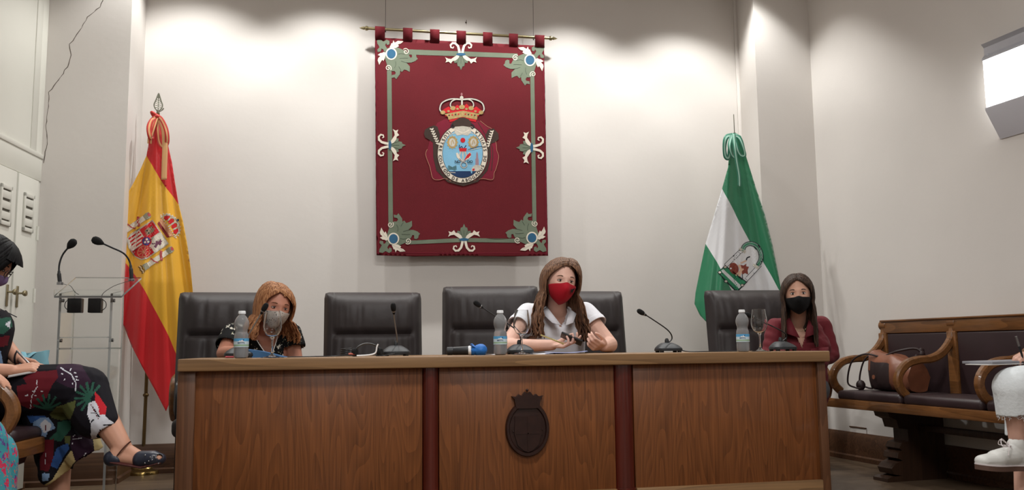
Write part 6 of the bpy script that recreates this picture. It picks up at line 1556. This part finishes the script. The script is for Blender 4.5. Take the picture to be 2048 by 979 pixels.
# second shoe on the floor
b = B(); b.chain([Vector((an2.x-.02, an2.y, .035)), Vector((an2.x+.10, an2.y-.02, .03)), Vector((an2.x+.17, an2.y-.03, .028))], [(.036, .03), (.042, .028), (.034, .022)], Vector((0, 0, 1))); obj('shoe', organic(b, .005, 3), nav, t, smooth=None)
# notebook, pen, light blue bag
n0, n1 = P(16, 752, 3.92), P(116, 733, 3.99); d = (n1-n0).normalized(); nt_ = thing('notebook', 'thin pale notebook resting on the crossed knee of the woman at the left', 'notebook', n0)
sdn = Vector((0, 1, 0)); un = d.cross(sdn)*-1; un = sdn.cross(d)*-1
Mx = Matrix(((d.x, sdn.x, un.x, n0.x), (d.y, sdn.y, un.y, n0.y), (d.z, sdn.z, un.z, n0.z), (0, 0, 0, 1))); L_ = (n1-n0).length
if un.z < 0: Mx = Matrix(((d.x, sdn.x, -un.x, n0.x), (d.y, sdn.y, -un.y, n0.y), (d.z, sdn.z, -un.z, n0.z), (0, 0, 0, 1)))
b = B(); b.box(0, L_, 0, .17, -.003, .004, .002, Mx); obj('page_block', b, mat('note_paper', (208, 206, 204), .7, var=.02), nt_); b = B(); b.box(-.002, L_+.003, -.003, .173, -.006, -.003, .001, Mx); obj('cover', b, mat('note_cover', (150, 146, 148), .5), nt_)
b = B(); p0, p1 = P(33, 700, 4.02), P(70, 738, 4.0); b.tube([p0, p0.lerp(p1, .15), p0.lerp(p1, .93), p1], [.003, .0045, .0045, .001], 10); tag(obj('pen', b, steel), 'silver pen in the writing hand of the woman at the left', 'pen')
teal = fabric('light_blue_canvas', (126, 176, 190), .8, .06)
b = B(); rg = []
x0_, x1_ = P(22, 720, 4.50).x, P(100, 720, 4.50).x; zt_ = P(60, 705, 4.5).z
for k_ in range(9):
    v = k_/8; z = .525+(zt_-.525)*v; hw_ = (x1_-x0_)/2*(1.0-.10*v**2); hy = .07*(1-.55*v); rg.append([Vector(((x0_+x1_)/2+hw_*math.copysign(abs(cos(a))**.5, cos(a))+.004*sin(z*60+a*3), 4.50+hy*math.copysign(abs(sin(a))**.7, sin(a)), z+(.012*cos(a)*v))) for a in [2*pi*i/28 for i in range(28)]])
b.loft(rg, caps=True); bgo = thing('tote_bag', 'light blue cloth bag standing on the bench behind the notebook', 'bag', ((x0_+x1_)/2, 4.5, .52)); obj('bag_body', b, teal, bgo)
b = B(); b.tube(catmull([Vector((x0_+.05, 4.5, zt_-.01)), Vector((x0_+.06, 4.47, zt_+.004)), Vector(((x0_+x1_)/2, 4.44, zt_-.02)), Vector((x1_-.06, 4.47, zt_+.002)), Vector((x1_-.04, 4.5, zt_-.01))], 6), [(.010, .002)]*25, 6); obj('handle', b, teal, bgo)

# ------------------------------------------------------------------ quick seated figure, mostly beyond the picture's edge
def seated(t, sk_, hipc, fwd, hm_, top_m, bot_m, shoulder_h=1.10, k=1.0, kneez=.60, spreadx=.10):
    fwd = fwd.normalized(); sd = Vector((0, 0, 1)).cross(fwd)*-1; H = lambda s_, f_, z: Vector((hipc.x, hipc.y, 0))+sd*s_+fwd*f_+Vector((0, 0, z))
    yaw = math.degrees(math.atan2(fwd.x, -fwd.y)); R = facing(yaw, 18); hc = H(0, .10, shoulder_h+.20)
    b = B(); add_head(b, hc, R, k); b.capsule(H(0, .03, shoulder_h), hc+R @ Vector((0, .028, -.07)), .052, .05)
    bk_ = -fwd; sp_ = [H(0, 0, .60), H(0, .0, .78), H(0, .02, .95), H(0, .02, shoulder_h-.03)]
    torso(b, sp_, [(.17, .12), (.15, .105), (.16, .108), (.14, .075)], bk_); b.capsule(H(-.16, .02, shoulder_h-.04), H(.16, .02, shoulder_h-.04), .05, .05)
    return b, H, hc, R
# ---- person at the right edge: white cropped jeans, white trainers
q = P(2135, 760, 3.64); hipw = Vector((3.68, 3.62, .60))
t = thing('person', 'person in white frayed cropped jeans and pale trainers writing at right edge', 'person', (hipw.x, hipw.y, 0))
sk = skin('skin_fair2', (206, 162, 144))
b, H, hc, R = seated(t, sk, hipw, Vector((-1, -.02, 0)), None, None, None)
kn = P(2030, 775, 3.56); hip1 = Vector((3.64, 3.55, .62)); an = P(2036, 892, 3.59); kn2 = P(2050, 800, 3.74); an2 = P(2046, 1010, 3.64); hip2 = Vector((3.64, 3.74, .60))
b.chain([hip1, kn, an], [.09, .058, .036]); b.chain([kn.lerp(an, .25), kn.lerp(an, .5)], [.052, .050]); b.chain([hip2, kn2, an2], [.09, .058, .036])
wr = P(2078, 712, 3.59); el_ = P(2150, 735, 3.55); b.chain([H(.18, .02, 1.06), el_, wr], [.048, .038, .026]); hand(b, wr, P(2030, 708, 3.58)-wr, (-.2, .3, -.9), (-.1, .9, .4), k=.92, curls=(.8, .9, 1.0, 1.1), thumb=(.8, .4))
el2 = P(2160, 740, 3.90); w2 = P(2100, 735, 3.8); b.chain([H(-.18, .02, 1.06), el2, w2], [.048, .038, .026]); hand(b, w2, (-1, -.2, -.1), (0, 0, -1), (0, -1, 0), k=.9, curl=.4)
obj('body', organic(b, .0045, 5), sk, t, smooth=None)
mask(t, hc, R, 1, MATS['white_cotton'] if 'white_cotton' in MATS else wb); face_parts(t, hc, R, 1.0)
hair(t, hc, R, 1, hm, .18, seed=41, n=150, fwd=.02, spread=.02)
jean = fabric('white_denim', (224, 230, 233), .8, .04, bump=.2, bs=90)
b = B(); b.chain([hip1+Vector((.02, 0, .02)), kn+Vector((.03, 0, 0)), kn], [.12, .100, .094]); b.chain([kn, kn.lerp(an, .62)], [.094, .078]); b.chain([hip2, kn2], [.12, .092]); b.chain([kn2, kn2.lerp(an2, .55)], [.092, .074]); b.capsule(Vector((3.68, 3.62, .62)), Vector((3.69, 3.62, .76)), (.185, .14), (.17, .13), 20, Vector((1, 0, 0)))
q = organic(b, .006, 4); hemz = P(2020, 830, 3.56).z; cut(q, lambda p: p.z < hemz+.003*sin(p.x*90) and p.y < 3.66); cut(q, lambda p: p.z < hemz-.11 and p.y >= 3.66)
for v in q.bm.verts: v.co += Vector((.0012*sin(v.co.z*30+v.co.y*20), .001*sin(v.co.z*25), 0))
je = cloth_mesh(t, 'cropped_jeans', q, jean, .003)
b = B(); r_ = random.Random(9); pcn = kn.lerp(an, (kn.z-hemz)/(kn.z-an.z))
for i in range(70):
    a = r_.uniform(0, 2*pi); p = Vector((pcn.x+.078*cos(a), pcn.y+.078*sin(a), hemz+.008)); l_ = r_.uniform(.012, .032); b.tube([p, p+Vector((r_.uniform(-.006, .006), r_.uniform(-.004, .004), -l_*.6)), p+Vector((r_.uniform(-.01, .01), r_.uniform(-.006, .006), -l_))], [.0012, .0010, .0005], 4)
obj('frayed_hem', b, jean, je, kind='stuff')
b = B(); torso(b, [Vector((3.68, 3.62, .62)), H(0, 0, .78), H(0, .02, .95), H(0, .02, 1.08)], [(.185, .135), (.165, .12), (.175, .12), (.15, .085)], Vector((1, 0, 0))); b.capsule(H(-.17, .02, 1.06), H(.17, .02, 1.06), .06, .06); b.chain([H(.18, .02, 1.06), H(.20, .05, .93)], [.058, .056]); b.chain([H(-.18, .02, 1.06), H(-.20, .05, .93)], [.058, .056])
cloth_mesh(t, 'shirt', organic(b, .008, 4), fabric('slate_cotton', (96, 104, 118), .8), .003)
# trainers
shoe_w = mat('trainer_white', (208, 208, 204), .55, var=.05, vs=20, bump=.1); sole_m = mat('trainer_sole', (92, 68, 58), .7, var=.1); rub = mat('sole_line', (214, 206, 206), .6)
def trainer(ank, toe, Yw, parent):
    """ank, toe world points of the sole line at heel and toe"""
    d = (toe-ank); L_ = d.length; d.normalize(); up = Vector((0, 0, 1)); up = (up-d*up.dot(d)).normalized(); sd = d.cross(up)
    S = lambda a, b_, c: ank+d*(a*L_)+sd*b_+up*c
    b = B(); b.capsule(S(.04, 0, .045), S(.30, 0, .055), (.036, .045), (.038, .050), 16, up); b.capsule(S(.30, 0, .05), S(.62, 0, .042), (.040, .046), (.044, .034), 16, up); b.capsule(S(.60, 0, .036), S(.90, 0, .030), (.044, .032), (.036, .024), 16, up); b.capsule(S(.16, 0, .07), S(.20, 0, .10), (.036, .036), (.036, .036), 16, up)
    q = organic(b, .004, 3); cut(q, lambda p: (p-S(.17, 0, .125)).dot(up) > 0); o = cloth_mesh(parent, 'trainer', q, shoe_w, .004, 'pale grey-white trainer')
    b = B(); pr_ = [(-.02, .030), (.12, .040), (.35, .036), (.55, .044), (.75, .047), (.92, .038), (1.0, .014)]; poly = [(a, w_) for a, w_ in pr_]+[(a, -w_) for a, w_ in pr_[::-1]]
    pl = catmull([(a, w_, 0) for a, w_ in poly], 4, True); b.prism([(p.x, p.y) for p in pl], lambda a, w_, c: S(a, w_, c-.012+.016*max(0, a-.7)**1.5*2), .022); obj('sole', b, sole_m, o)
    b = B(); b.prism([(p.x, p.y*1.02) for p in pl], lambda a, w_, c: S(a*1.002, w_, c+.010+.016*max(0, a-.7)**1.5*2), .006); obj('sole_line', b, rub, o)
    b = B()
    for i in range(5):
        a = .36+i*.065; z = .098-.011*i; b.tube(catmull([S(a, -.030, z-.018), S(a+.03, 0, z+.004), S(a-.005, .030, z-.018)], 5), [(.004, .0022)]*11, 6)
    b.tube(catmull([S(.36, 0, .10), S(.42, -.02, .12), S(.52, -.045, .09), S(.56, -.05, .06)], 5), .0022, 6); b.tube(catmull([S(.36, 0, .10), S(.44, .02, .125), S(.40, .045, .10), S(.37, 0, .10)], 5), .0022, 6); b.tube(catmull([S(.36, 0, .10), S(.50, .00, .13), S(.60, -.03, .10), S(.45, -.035, .10), S(.36, 0, .10)], 5), .0022, 6)
    obj('laces', b, rub, o); return o
trainer(P(2054, 934, 3.57), P(1956, 935, 3.54), 4.0, t)
trainer(Vector((an2.x+.05, an2.y, .014)), Vector((an2.x-.22, an2.y-.03, .014)), 4.1, t)
b = B(); n0, n1 = P(1985, 728, 3.55), P(2140, 722, 3.64); d = (n1-n0).normalized(); Mx = Matrix(((d.x, 0, 0, n0.x), (d.y, 1, 0, n0.y), (d.z, 0, 1, n0.z), (0, 0, 0, 1)))
t2 = thing('notebook', 'grey notebook on the knee of the person in white jeans', 'notebook', n0); b.box(0, (n1-n0).length, 0, .20, .000, .012, .002, Mx); obj('cover', b, mat('note_grey', (132, 132, 138), .6), t2); b = B(); b.box(-.028, .3, -.004, .15, -.004, .000, .001, Mx); obj('page_block', b, MATS['note_paper'], t2)
pn = thing('pen', 'dark silver-capped pen in the hand at right edge', 'pen', P(2044, 712, 3.56)); p0, p1 = P(2032, 672, 3.56), P(2046, 716, 3.56)
b = B(); b.tube([p0, p0.lerp(p1, .45)], .0055, 10); obj('cap_end', b, steel, pn); b = B(); b.tube([p0.lerp(p1, .45), p0.lerp(p1, .9), p1], [.005, .0048, .001], 10); obj('barrel', b, mic_b, pn)
# ---- neighbour in a bright patterned dress at the lower left corner
hx = P(-70, 900, 2.75); t = thing('person', 'person in bright pink and turquoise patterned dress at the lower left corner', 'person', (hx.x-.3, 2.78, 0))
sk = MATS['skin_warm']; b, H, hc, R = seated(t, sk, Vector((hx.x-.32, 2.78, .6)), Vector((1, 0, 0)), None, None, None)
kA = P(-62, 890, 2.70); kB = P(-66, 890, 2.90); fA, fB = Vector((kA.x-.02, 2.70, .08)), Vector((kB.x-.02, 2.90, .08))
for h_, k_, f_ in ((H(.09, 0, .58), kA, fA), (H(-.09, 0, .58), kB, fB)): b.chain([h_, k_, f_], [.085, .06, .038]); b.capsule(f_+Vector((0, 0, -.04)), f_+Vector((.13, 0, -.05)), .034, .026)
for s_, yy in ((1, 2.66), (-1, 2.92)): b.chain([H(s_*.18, .02, 1.06), H(s_*.22, .08, .84), Vector((kA.x-.12, yy, .80))], [.047, .038, .026]); hand(b, Vector((kA.x-.12, yy, .80)), (1, 0, -.2), (0, 0, -1), (0, s_*1.0, 0), k=.9, curl=.3)
obj('body', organic(b, .005, 5), sk, t, smooth=None); face_parts(t, hc, R, 1.0); hair(t, hc, R, 1, hm3, .12, seed=51, n=150); mask(t, hc, R, 1, wb)
pat = printed('bright_dress_print', (60, 140, 150), [((190, 50, 84), 1, .42, .6), ((92, 60, 130), 1.6, .38, .5), ((210, 90, 70), 2.3, .30, .4)], 34, warp=1.6)
b = B(); torso(b, [H(0, 0, .58), H(0, .0, .78), H(0, .02, .95), H(0, .02, 1.07)], [(.19, .14), (.165, .12), (.175, .12), (.15, .085)], Vector((-1, 0, 0))); b.capsule(H(-.16, .02, 1.06), H(.16, .02, 1.06), .06, .06)
b.chain([H(.09, 0, .58), kA, P(-50, 1080, 2.70)], [.12, .092, .096]); b.chain([H(-.09, 0, .58), kB, P(-50, 1080, 2.9)], [.12, .092, .096]); b.capsule(Vector((kA.x, 2.8, kA.z-.05)), Vector((kA.x, 2.8, .25)), .09, .09)
cloth_mesh(t, 'dress', organic(b, .008, 5), pat, .003)
b = B(); cx_, cy_ = hx.x-.36, 2.79
st = thing('wooden_chair', 'plain wooden chair under the person in the bright patterned dress', 'chair', (cx_, cy_, 0))
b.box(cx_-.22, cx_+.20, cy_-.22, cy_+.22, .42, .455, .012); obj('seat', b, benchw, st)
for sx in (-.19, .17):
    for sy in (-.19, .19): b = B(); b.box(cx_+sx-.018, cx_+sx+.018, cy_+sy-.018, cy_+sy+.018, 0, .42, .004); obj('leg', b, darkw, st)
b = B(); b.box(cx_-.22, cx_-.19, cy_-.21, cy_+.21, .45, .92, .01); obj('backrest', b, benchw, st)
